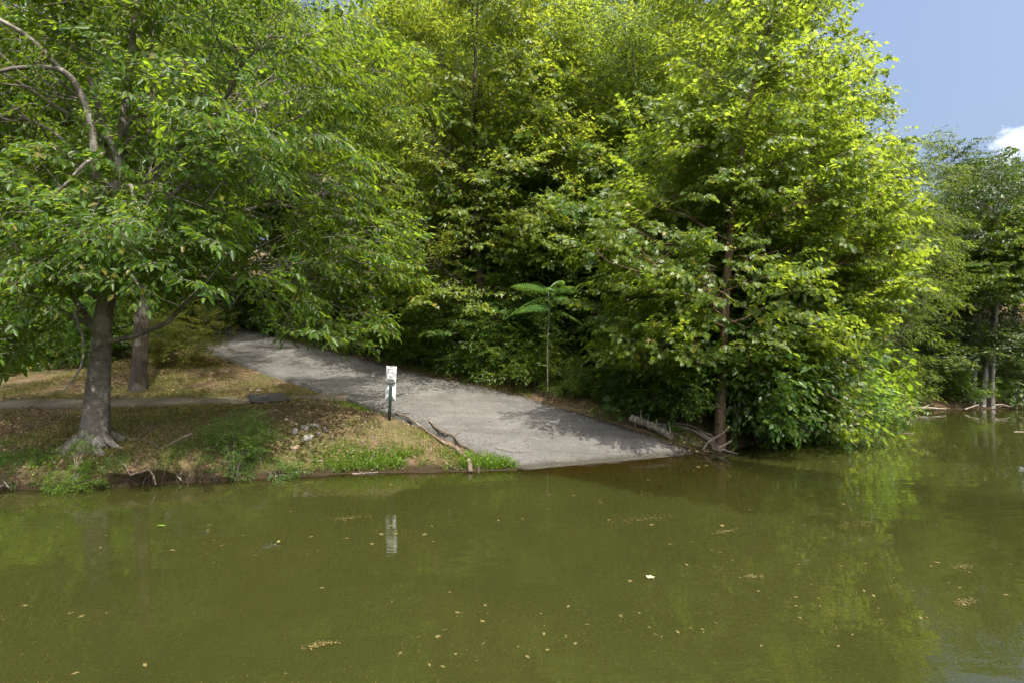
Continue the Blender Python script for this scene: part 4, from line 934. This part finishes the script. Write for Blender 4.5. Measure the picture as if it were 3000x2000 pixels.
leaf_cover('waterside_weeds', 80000, weed, .062, 'fold', M_WEED, 'bright green low weeds crowding the waterline left of the ramp', (-13, 0.5, 10.2, 14), .7, .22)
blades('waterside_grass', 26000, lambda x, y, d: weed(x, y, d) * .9, .21, M_WEED, 'bright green grass tufts at the waterline left of the ramp', (-6, 0.5, 11, 14), .06)
bankw = lambda x, y, d: smooth(-4.6, -6.0, x) * smooth(2.2, .3, d) * smooth(.50, .62, fbm(x * 1.1 + 4, y * 1.1, 83))
leaf_cover('bank_weeds', 50000, bankw, .05, 'fold', M_DK, 'low dark green weeds and creepers on the shaded left bank', (-17, -4.4, 10.2, 14), .6, .13)
blades('bank_grass', 30000, lambda x, y, d: bankw(x, y, d) * .8, .16, M_DK, 'rough dark grass tufts on the shaded left bank', (-17, -4.4, 10.2, 14), .06)
forestw = lambda x, y, d: (road_sv(x, y)[1] > 1.03) * smooth(1.45, 1.06, road_sv(x, y)[1]) * smooth(.32, .5, fbm(x * .9, y * .9, 53))
leaf_cover('forest_edge_weeds', 70000, forestw, .075, 'fold', M_DK, 'low green weeds along the forest side of the driveway', (-9, 7, 13.5, 26), .5, .16)
litter = lambda x, y, d: (.25 + .75 * smooth(.42, .6, fbm(x * .7 + 9, y * .7, 57))) * smooth(.1, .5, d)
leaf_cover('leaf_litter', 75000, litter, .068, 'fold', M_LITTER, 'fallen brown leaves strewn over the bank', (-17, .5, 10.3, 24), .45, .02, 'leaves')
leaf_cover('forest_leaf_litter', 32000, lambda x, y, d: (road_sv(x, y)[1] > .93) * smooth(2.2, 1.0, road_sv(x, y)[1]), .07, 'fold', M_LITTER, 'fallen brown leaves on the forest floor beside the driveway', (-12, 7, 13.6, 30), .45, .02, 'leaves', True)
leaf_cover('driveway_leaves', 26000, lambda x, y, d: ((road_sv(x, y)[1] > 0) & (road_sv(x, y)[1] < 1)) * (.012 + .35 * smooth(.82, 1.0, road_sv(x, y)[1]) + .3 * smooth(.16, .0, road_sv(x, y)[1]) * (road_sv(x, y)[0] > 16)), .055, 'fold', M_LITTER, 'scattered dead leaves lying on the concrete driveway', (-16, 5, 12.2, 28), .3, .0, 'leaves', True)
leaf_cover('far_shore_litter', 9000, lambda x, y, d: np.ones_like(x), .10, 'fold', M_LITTER, 'rust brown leaf litter under the far shore trees', (14, 30, 22, 30), .4, .02, 'leaves')

# ------------------------------------------------------------------ sign
sf = hit(1140, 1230); sgn = empty('no_trespassing_sign', sf); sgn.rotation_euler = (0, 0, .06); tag(sgn, 'white private property no trespassing sign on green post beside the ramp', 'sign')
Ys = sf[1]; u = Ys / FPX
tilt = math.radians(2.6)                                   # the post leans to the right
Rt = np.array(Matrix.Rotation(tilt, 3, 'Y'))
def S_(v): return Rt @ np.asarray(v, float)
post_h = 1.40
mb = MB()
mb.box(S_((0, .0, post_h / 2 - .15)), (.038, .006, post_h + .3), Rt)
for sx in (-1, 1): mb.box(S_((sx * .0225, .009, post_h / 2 - .15)), (.007, .024, post_h + .3), Rt)
for sx in (-1, 1): mb.box(S_((sx * .033, .0225, post_h / 2 - .15)), (.016, .005, post_h + .3), Rt)
mb.build('post', M_POST, sgn, False)
hm = MB()
for k in range(34): hm.box(S_((0, -.0042, .06 + k * .025)), (.009, .002, .009), Rt)
hm.build('post_holes', M_INK, sgn, False)
def rounded(w, h, r, n=6):
    P = []
    for cx, cy, a0 in ((w / 2 - r, h / 2 - r, 0), (-w / 2 + r, h / 2 - r, 90), (-w / 2 + r, -h / 2 + r, 180), (w / 2 - r, -h / 2 + r, 270)):
        for k in range(n + 1):
            a = math.radians(a0 + 90 * k / n); P.append((cx + r * math.cos(a), cy + r * math.sin(a)))
    return np.array(P)
def plate(name, w, h, r, t, zc, y, mat, parent):
    P = rounded(w, h, r); n = len(P)
    f = np.array([S_((p[0], y, zc + p[1])) for p in P]); b = np.array([S_((p[0], y + t, zc + p[1])) for p in P])
    V = np.vstack([f, b, [S_((0, y, zc))], [S_((0, y + t, zc))]]); i = np.arange(n); j = (i + 1) % n
    T = np.vstack([np.c_[np.full(n, 2 * n), j, i], np.c_[np.full(n, 2 * n + 1), n + i, n + j], np.c_[i, j, n + j], np.c_[i, n + j, n + i]])
    return np_obj(name, V, T, mat, parent)
zc = post_h - .228
panel = plate('sign_panel', .268, .457, .03, .003, zc, -.012, M_SIGN, sgn)
# printed border line
P1, P2 = rounded(.252, .441, .026), rounded(.242, .431, .022); n = len(P1); i = np.arange(n); j = (i + 1) % n
V = np.array([S_((p[0], -.0136, zc + p[1])) for p in P1] + [S_((p[0], -.0136, zc + p[1])) for p in P2])
np_obj('border_line', V, np.c_[i, j, n + j, n + i], M_INK, panel)
def text(body, size, zoff, wid):
    cu = bpy.data.curves.new('lettering', 'FONT'); cu.body = body; cu.size = size; cu.align_x = 'CENTER'; cu.align_y = 'CENTER'; cu.offset = size * .012
    tmp = bpy.data.objects.new('lettering_curve', cu); COL.objects.link(tmp); bpy.context.view_layer.update()
    me = bpy.data.meshes.new_from_object(tmp.evaluated_get(bpy.context.evaluated_depsgraph_get())); bpy.data.objects.remove(tmp); me.materials.clear(); me.materials.append(M_INK)
    o = link(bpy.data.objects.new('lettering', me), panel)
    o.location = S_((0, -.0140, zc + zoff)); o.rotation_euler = (math.radians(90), 0, 0); o.rotation_euler = (Matrix.Rotation(tilt, 4, 'Y') @ Matrix.Rotation(math.radians(90), 4, 'X')).to_euler()
    o.scale = (wid, 1, 1)
text('PRIVATE', .052, .130, .78); text('PROPERTY', .052, .052, .78); text('NO', .092, -.046, .80); text('TRESPASSING', .052, -.138, .70)
lower = plate('lower_sign_panel', .262, .457, .012, .003, zc - .452, .030, M_SIGNB, sgn); lower['label'] = 'bare grey back of a second sign below'
for z in (.205, -.205):
    m_ = MB(); m_.tube(np.array([S_((0, -.011, zc + z)), S_((0, -.019, zc + z))]), [.011, .009], 8); m_.build('bolt', M_BOLT, sgn, True)

# ------------------------------------------------------------------ black mat on the path
mt = at(787, 1168, 15.9); mt = np.array([-7.55, 16.0, 1.20])
c = np.array([(-8.62, 16.7, 1.275), (-7.9, 15.5, 1.18), (-6.76, 15.62, 1.23), (-7.5, 16.85, 1.315)])
nu = 13; V = []
for a in np.linspace(0, 1, nu):
    for b in np.linspace(0, 1, nu):
        p = (c[0] * (1 - a) + c[3] * a) * (1 - b) + (c[1] * (1 - a) + c[2] * a) * b
        p = p + [0, 0, -.035 * math.sin(math.pi * a) * (0.4 + .6 * b) + .02]; V.append(p)
V = np.array(V); T = np.array([(i * nu + j, i * nu + j + 1, (i + 1) * nu + j + 1, (i + 1) * nu + j) for i in range(nu - 1) for j in range(nu - 1)])
mat_o = np_obj('rubber_mat', V - mt, T, M_MAT, None, True); mat_o.location = mt
md = mat_o.modifiers.new('solid', 'SOLIDIFY'); md.thickness = .045; md.offset = -1
tag(mat_o, 'sagging black rubber mat lying across the concrete path', 'mat')

# ------------------------------------------------------------------ driftwood, sticks, stones
rgd = R(202)
def stick(name, pts, r0, r1, mat, label, cat, group=None, sides=8, wob=.14, stubs=(), n=None, lift=None, knot=.0):
    """pts are world points"""
    P = curve(pts, n or 6 * len(pts)); P = P + rgd.standard_normal(P.shape) * knot
    base = P[0].copy(); rr = np.linspace(r0, r1, len(P)) * (1 + .10 * rgd.standard_normal(len(P)))
    if stubs:
        t = empty(name, base); mb = MB(); mb.tube(P, rr, sides, wob=wob, rng=rgd); mb.build('stem', mat, t, True, base)
        for s0, s1, r in stubs:
            s0, s1 = np.asarray(s0), np.asarray(s1); m2 = MB(); m2.tube(curve([s0, (s0 + s1) / 2 + rgd.standard_normal(3) * .015, s1], 6), np.linspace(r, r * .35, 6), 6, wob=wob, rng=rgd); m2.build('branch_stub', mat, t, True, base)
    else:
        mb = MB(); mb.tube(P, rr, sides, wob=wob, rng=rgd); t = mb.build(name, mat, None, True, base); t.location = base
    return tag(t, label, cat, group)
def G(px, py, lift=0.0): return hit(px, py, lift)
def flat(px, py, Y): return at(px, py, Y)

stick('driftwood_log', [G(1158, 1209, .06), G(1196, 1234, .08), G(1257, 1266, .09), G(1295, 1292, .09), G(1334, 1312, .09), G(1367, 1341, .07), at(1377, 1358, 11.95), at(1378, 1382, 11.78)], .022, .062, B_DRIFT,
      'long crooked weathered log reaching from the sign down to the water', 'log', sides=12, wob=.12, knot=.006)
p_ = [G(1260, 1230, .05), G(1272, 1247, .05), G(1285, 1260, .06), G(1310, 1273, .06), G(1330, 1285, .06), G(1349, 1301, .06), G(1376, 1321, .06), G(1410, 1340, .05)]
stick('pale_branch', p_, .034, .016, B_DRIFT, 'pale barkless branch lying beside the left edge of the ramp', 'branch', stubs=[(p_[4], p_[4] + [.22, .05, .10], .022), (p_[3], p_[3] + [-.06, -.1, -.04], .02)], knot=.006)
stick('stump_stub', [at(1401, 1385, 11.78), at(1402, 1370, 11.78), at(1402, 1366, 11.78)], .035, .018, B_DRIFT, 'small broken stub standing in the water beside the log', 'stub')
l_ = [at(1846, 1221, 15.35), at(1880, 1236, 15.05), at(1919, 1252, 14.75), at(1967, 1277, 14.4)]
stick('fallen_log', l_, .115, .095, B_BLEACH, 'thick broken log with stubs on the forest side of the ramp', 'log', sides=14, wob=.2, n=40, knot=.012,
      stubs=[(at(1884, 1234, 15.05), at(1878, 1200, 15.05), .028), (at(1922, 1248, 14.75), at(1925, 1227, 14.75), .03), (at(1964, 1270, 14.4), at(1959, 1237, 14.4), .035), (at(1858, 1232, 15.2), at(1862, 1250, 15.0), .03)])
for k in range(6):
    j = lambda: rgd.uniform(-5, 5)
    o = k * 5
    stick('stick', [at(1895 + j(), 1238 + o * .3, 15.1), at(1990 + j(), 1246 + o * .5 + j() * .5, 14.9), at(2050 + o * .9, 1270 + j() * .6, 14.6), at(2080 + o, 1295 + j() * .4, 14.3), at(2094 + o * .9, 1328, 13.95)], .028, .017, B_BLEACH,
          'bent driftwood stick in the bundle bowing into the water, %s in the bundle' % ORD[k], 'stick', 'bundle of driftwood sticks', sides=6)
for k in range(5):
    j = lambda: rgd.uniform(-5, 5)
    stick('stick', [at(1970 + j(), 1262 + k * 4, 14.6), at(2015 + j(), 1283 + k * 4, 14.4), at(2060 + j(), 1304 + k * 2, 14.15)], .022, .014, B_BLEACH, 'grey stick wedged beneath the fallen log, %s from the top' % ORD[k], 'stick', 'sticks below the fallen log', sides=6)
stick('crossing_branch', [at(2057, 1322, 14.0), at(2075, 1294, 14.05), at(2115, 1269, 14.1), at(2138, 1248, 14.1)], .028, .022, B_BLEACH, 'bowed branch crossing over the driftwood bundle', 'branch')
stick('crossing_branch', [at(2104, 1310, 13.95), at(2122, 1303, 13.9), at(2142, 1290, 13.9)], .034, .014, B_BLEACH, 'short pale horn-shaped branch at the foot of the sycamore', 'branch')
stick('crossing_branch', [at(2116, 1314, 13.9), at(2135, 1321, 13.8), at(2162, 1328, 13.65)], .022, .010, B_BLEACH, 'pale stick pointing right along the water at the sycamore', 'branch')
stick('crossing_branch', [at(1955, 1236, 15), at(2021, 1245, 14.8), at(2072, 1269, 14.5), at(2113, 1291, 14.25)], .020, .012, B_STICK, 'thin arched branch behind the driftwood bundle', 'branch')
# bank roots and sticks under the big tree
for k, (pts, r0, r1, m_, lab) in enumerate([
    ([(560, 1270), (500, 1300), (440, 1330), (375, 1360)], .045, .03, B_BLEACH, 'long pale branch slanting across the bank right of the big tree'),
    ([(340, 1340), (310, 1360), (280, 1382)], .045, .02, B_DRIFT, 'short pale root stub below the big tree trunk'),
    ([(325, 1283), (390, 1284), (430, 1291), (465, 1310)], .026, .014, B_STICK, 'thin root running right from the big tree'),
    ([(500, 1365), (515, 1388), (531, 1412)], .02, .014, B_BLEACH, 'pale stick dipping into the water from the cut bank'),
    ([(575, 1315), (590, 1345), (625, 1360)], .018, .01, B_STICK, 'crooked twig on the bank left of the dark shrub'),
    ([(525, 1330), (575, 1325), (640, 1340)], .014, .008, B_STICK, 'thin twig lying level on the cut bank'),
    ([(150, 1345), (125, 1375), (100, 1395)], .03, .018, B_STICK, 'mossy stick on the bank left of the creeper'),
    ([(910, 1350), (990, 1348), (1060, 1345), (1105, 1341)], .02, .010, B_BLEACH, 'pale straight stick lying along the bank above the weeds'),
    ([(1085, 1345), (1095, 1332), (1100, 1322)], .016, .008, B_BLEACH, 'short forked twig rising at the end of the straight stick'),
    ([(1450, 1310), (1500, 1322), (1560, 1321)], .012, .006, B_STICK, 'thin bent twig lying on the lower ramp'),
    ([(1030, 1388), (1080, 1386), (1105, 1384)], .02, .012, B_STICK, 'dark stick afloat at the waterline below the sign')]):
    stick('stick', [G(*p, .02) for p in pts], r0, r1, m_, lab, 'stick', sides=6, knot=.006)
stick('exposed_root', [at(353, 1357, 10.75), at(368, 1364, 10.6), at(382, 1388, 10.55), at(405, 1384, 10.55), at(435, 1376, 10.6), at(450, 1395, 10.55), at(457, 1420, 10.5)], .030, .012, B_DRIFT, 'pale looping root exposed over the dark undercut', 'root', sides=9, knot=.006)
for k in range(16):
    px = rgd.uniform(320, 640); Yk = 10.62 + .0006 * (px - 320) + rgd.uniform(-.08, .05); z0 = rgd.uniform(.16, .30)
    x = (px - 1500) * Yk / FPX
    stick('hanging_root', [(x, Yk + .08, z0 + .03), (x + rgd.uniform(-.05, .05), Yk - .02, z0 - .08), (x + rgd.uniform(-.14, .14), Yk - .05, -.05)], .007, .003, B_DARK, 'thin root hanging from the undercut bank into the water', 'root', 'roots hanging from the cut bank', sides=4)
# flared roots of the big tree
# driftwood on the far shore
stick('far_driftwood_log', [at(2578, 1196, 22.2), at(2650, 1194, 22.0), at(2720, 1194, 21.8), at(2770, 1197, 21.8)], .07, .03, B_BLEACH, 'long bleached log lying low at the far shore waterline', 'log')
for k, pts in enumerate([[(2640, 1192), (2668, 1174), (2700, 1178)], [(2650, 1190), (2672, 1180), (2690, 1190)], [(2660, 1198), (2672, 1186), (2664, 1200)], [(2690, 1196), (2712, 1190), (2722, 1184)], [(2826, 1198), (2850, 1190), (2868, 1184)], [(2912, 1186), (2935, 1184), (2960, 1190)]]):
    stick('far_driftwood_branch', [at(*p, 21.9) for p in pts], .035, .015, B_BLEACH, 'bleached branch at the far shore waterline, %s from the ramp side' % ORD[k], 'branch', 'driftwood at the far shore', sides=6)
stick('dark_snag', [at(2537, 1242, 17.9), at(2552, 1250, 17.9), at(2575, 1258, 17.5)], .07, .055, B_DARK, 'dark snag poking from the water below the sycamore tip', 'log')
stick('pale_snag', [at(2548, 1243, 17.9), at(2545, 1225, 17.9), at(2543, 1208, 17.9)], .05, .06, B_BLEACH, 'white peeling stub standing on the dark snag', 'stub')
stick('floating_stick', [at(2637, 1270, 16.8), at(2660, 1268, 16.8), at(2682, 1269, 16.8)], .035, .015, B_DARK, 'dark stick floating right of the snag', 'stick')
stick('floating_stick', [at(2970, 1264, 17.05), at(2990, 1264, 17.05), at(3015, 1264, 17.05)], .02, .015, B_BLEACH, 'pale stick floating at the right edge of the water', 'stick')

def stone(px, py, w, h, mat, lab, grp=None, hit_=None):
    rng = R(int(px * 7 + py)); p = G(px, py) if hit_ is None else hit_; k = p[1] / FPX
    n = 60; d = norm(rng.standard_normal((n, 3))); import bmesh
    bm = bmesh.new(); sx, sz = w * k / 2, h * k / 2
    for v in d:
        f = .75 + .4 * rng.random(); bm.verts.new((np.clip(v[0] * f, -.85, .85) * sx, np.clip(v[1] * f, -.8, .8) * sx * .8, np.clip(v[2] * f, -.6, .7) * sz * 1.3))
    r = bmesh.ops.convex_hull(bm, input=bm.verts); bmesh.ops.delete(bm, geom=[g for g in r['geom_interior'] if isinstance(g, bmesh.types.BMVert)], context='VERTS')
    me = bpy.data.meshes.new('stone'); bm.to_mesh(me); bm.free(); me.materials.append(mat)
    o = link(bpy.data.objects.new('stone', me)); o.location = p + [0, 0, .2 * sz]; o.rotation_euler = (0, rng.uniform(-.2, .2), rng.random() * 6)
    return tag(o, lab, 'stone', grp)
ST = [(866, 1243, 16, 9, 0), (894, 1256, 30, 16, 0), (922, 1249, 34, 16, 0), (952, 1258, 14, 14, 0), (864, 1267, 18, 22, 0), (903, 1283, 40, 14, 0), (867, 1314, 28, 14, 1), (787, 1267, 10, 7, 0), (870, 1212, 12, 9, 0), (808, 1201, 14, 6, 0),
      (965, 1172, 26, 8, 0), (579, 1100, 14, 8, 0), (621, 1094, 22, 8, 1), (612, 1110, 20, 8, 1), (665, 1087, 12, 9, 0), (734, 1144, 12, 9, 0), (757, 1146, 16, 10, 0), (590, 1083, 12, 6, 0), (838, 1228, 10, 6, 0), (935, 1270, 12, 8, 0), (880, 1230, 9, 7, 0)]
NAMED = {1: 'broad grey stone left in the cluster on the sunny bank', 2: 'largest grey slab stone with a dark hollow beneath it', 4: 'upright pale stone left of the slab cluster', 5: 'flat grey stone lowest in the bank cluster', 6: 'tan stone alone below the cluster near the weeds', 10: 'flat pale stone where the path meets the driveway', 12: 'flat tan stone on the lawn below the yellowing bush', 16: 'grey stone lying just behind the black mat', 0: 'small grey stone above the cluster on the bank', 3: 'squarish pale stone right of the slab stone'}
for q, (px, py, w, h, k) in enumerate(ST):
    stone(px, py, w, h, M_STONE2 if k else M_STONE, NAMED.get(q, 'small half-buried grey stone on the grassy bank'), None if q in NAMED else 'small stones on the bank')
rgp = R(300)
for q in range(40):
    px, py = rgp.uniform(780, 1130), rgp.uniform(1190, 1350)
    stone(px, py, rgp.uniform(5, 10), rgp.uniform(4, 7), M_STONE, 'small half-buried grey stone on the grassy bank', 'small stones on the bank')

# ------------------------------------------------------------------ things afloat
rgw = R(404)
me_f = [np_mesh('floating_leaf', LT['fold'][0] * [1, 1, .4], LT['fold'][1], M_FLOAT), np_mesh('floating_leaf', LT['lobed'][0] * [1, 1, .4], LT['lobed'][1], M_FLOAT), np_mesh('floating_leaf', LT['narrow'][0] * [1, 1, .3], LT['narrow'][1], M_FLOAT)]
def wpt(px, py): x, y = wl_pt(px, py); return x, y
cnt = 0
while cnt < 240:
    px, py = rgw.uniform(0, 3000), 1000 + 210 + 780 * rgw.random() ** 1.7
    x, y = wpt(px, py)
    if shore_d([x], [y])[0] > -.15: continue
    if rgw.random() > smooth(.48, .66, fbm(np.array([x * .35]), np.array([y * .9]), 71))[0] + .05: continue
    o = link(bpy.data.objects.new('floating_leaf', me_f[int(rgw.choice([0, 0, 1, 2, 2]))])); s = rgw.uniform(.025, .075) * (1.0 + .09 * max(0, y - 6))
    o.location = (x, y, .006); o.rotation_euler = (rgw.normal(0, .05), rgw.normal(0, .05), rgw.random() * 6.28); o.scale = (s, s, s)
    tag(o, 'small tan leaf scrap floating on the green water', 'leaf', 'leaf scraps on the water'); cnt += 1
def float_leaf(px, py, s, kind, mat, lab, rz):
    x, y = wpt(px, py); o = np_obj('floating_leaf', LT[kind][0] * [1, 1, .6], LT[kind][1], mat); o.location = (x, y, .012); o.rotation_euler = (0, 0, rz); o.scale = (s, s, s); tag(o, lab, 'leaf')
M_PALE = mat_plain('pale leaf underside', (0.36, 0.36, 0.22), .6, .3, .15, 30, .1); M_LIMEL = mat_plain('fresh green leaf', (.10, .19, .02), .5, .3, .15, 30, .1)
float_leaf(1895, 1692, .12, 'lobed', M_PALE, 'pale upturned lobed leaf floating alone in mid water', .2)
float_leaf(458, 1541, .15, 'ovate', M_LIMEL, 'fresh green leaf floating below the dark bank', .15)
float_leaf(495, 1613, .09, 'ovate', M_FLOAT, 'tan curled leaf floating below the fresh green leaf', .1)
# fine scum nobody could count
n = 30000; px = rgw.uniform(-200, 3200, n); py = 1000 + 205 + 800 * rgw.random(n) ** 1.6; Yw = CAM_H * FPX / (py - 1000); x = (px - 1500) * Yw / FPX
k = (shore_d(x, Yw) < -.1) & (rgw.random(n) < 1.1 * smooth(.42, .70, fbm(x * .35, Yw * .9, 71)) + .16); x, Yw = x[k], Yw[k]; m = len(x); a = rgw.random(m) * 6.28
V, T = leaf_verts(np.c_[x, Yw, np.full(m, .005)], np.c_[np.cos(a), np.sin(a), np.zeros(m)], np.c_[rgw.standard_normal((m, 2)) * .05, np.ones(m)], rgw.uniform(.004, .011, m) * (.6 + .09 * Yw), 'fold')
tag(np_obj('floating_flecks', V * [1, 1, 1], T, M_FLOAT), 'fine tan pollen and leaf flecks drifting on the water', 'debris', kind='stuff')
# rafts of scum
for q, (px, py, w, lab) in enumerate([(1885, 1519, 110, 'tan raft of floating scum beyond the pale leaf'), (2510, 1536, 95, 'long tan raft of scum in the lime reflections'), (2125, 1557, 40, 'small clump of tan weed left of the long raft'), (2820, 1660, 60, 'clump of brown weed afloat near the right edge'), (2830, 1762, 55, 'pale weed tangle afloat low near the right edge'), (935, 1890, 60, 'brown leaf cluster afloat low left of middle'), (2200, 1690, 48, 'greenish leaf cluster afloat right of the pale leaf'), (1015, 1518, 60, 'tan scum patch left of the sign reflection')]):
    cx, cy_ = wpt(px, py); ww = w * cy_ / FPX; m = 90; rx = rgw.standard_normal(m) * ww * .42; ry = rgw.standard_normal(m) * ww * .13 + rx * .25; a = rgw.random(m) * 6.28
    V, T = leaf_verts(np.c_[rx, ry, rgw.random(m) * .012], np.c_[np.cos(a), np.sin(a), np.zeros(m)], np.c_[rgw.standard_normal((m, 2)) * .15, np.ones(m)], rgw.uniform(.012, .036, m), 'fold')
    o = np_obj('scum_raft', V, T, M_FLOAT); o.location = (cx, cy_, .006); tag(o, lab, 'scum', 'rafts of scum on the water', 'stuff')

# turtle swimming, only head and upper shell above the surface
tx, ty = wpt(790, 1597); tur = empty('turtle', (tx, ty, 0)); tag(tur, 'small dark turtle swimming with its yellow striped head up', 'turtle')
hd = norm(np.array([.80, .60, 0])); sd = np.array([-hd[1], hd[0], 0])
def ring(prof, mat, name):
    V = []; ns_ = 12
    for (t, zc_, rw, rh) in prof:
        for k in range(ns_):
            a = 2 * math.pi * k / ns_; V.append(hd * t + sd * rw * math.cos(a) + np.array([0, 0, zc_ + rh * math.sin(a)]))
    m = len(prof); F = [(i * ns_ + j, i * ns_ + (j + 1) % ns_, (i + 1) * ns_ + (j + 1) % ns_, (i + 1) * ns_ + j) for i in range(m - 1) for j in range(ns_)]
    return np_obj(name, np.array(V), np.array(F), mat, tur, True)
ring([(-.17, -.02, .004, .004), (-.13, -.016, .012, .012), (-.11, -.014, .05, .018), (-.06, -.012, .075, .024), (-.01, -.012, .075, .025), (.03, -.01, .05, .02), (.05, -.008, .018, .014), (.075, 0, .014, .013), (.10, .016, .015, .014), (.118, .026, .016, .014), (.135, .028, .011, .010), (.143, .026, .003, .003)], M_TURT, 'body')
ring([(.108, .030, .0165, .0125), (.122, .0325, .0172, .0130), (.136, .031, .0122, .0098), (.146, .029, .002, .002)], M_TURTY, 'head_marking')
for s_ in (-1, 1):
    m_ = MB(); m_.tube(curve([sd * s_ * .05 + hd * .03 + [0, 0, -.008], sd * s_ * .09 + hd * .05 + [0, 0, -.004], sd * s_ * .115 + hd * .035 + [0, 0, -.006]], 6), np.linspace(.014, .008, 6), 6); m_.build('flipper', M_TURT, tur, True)
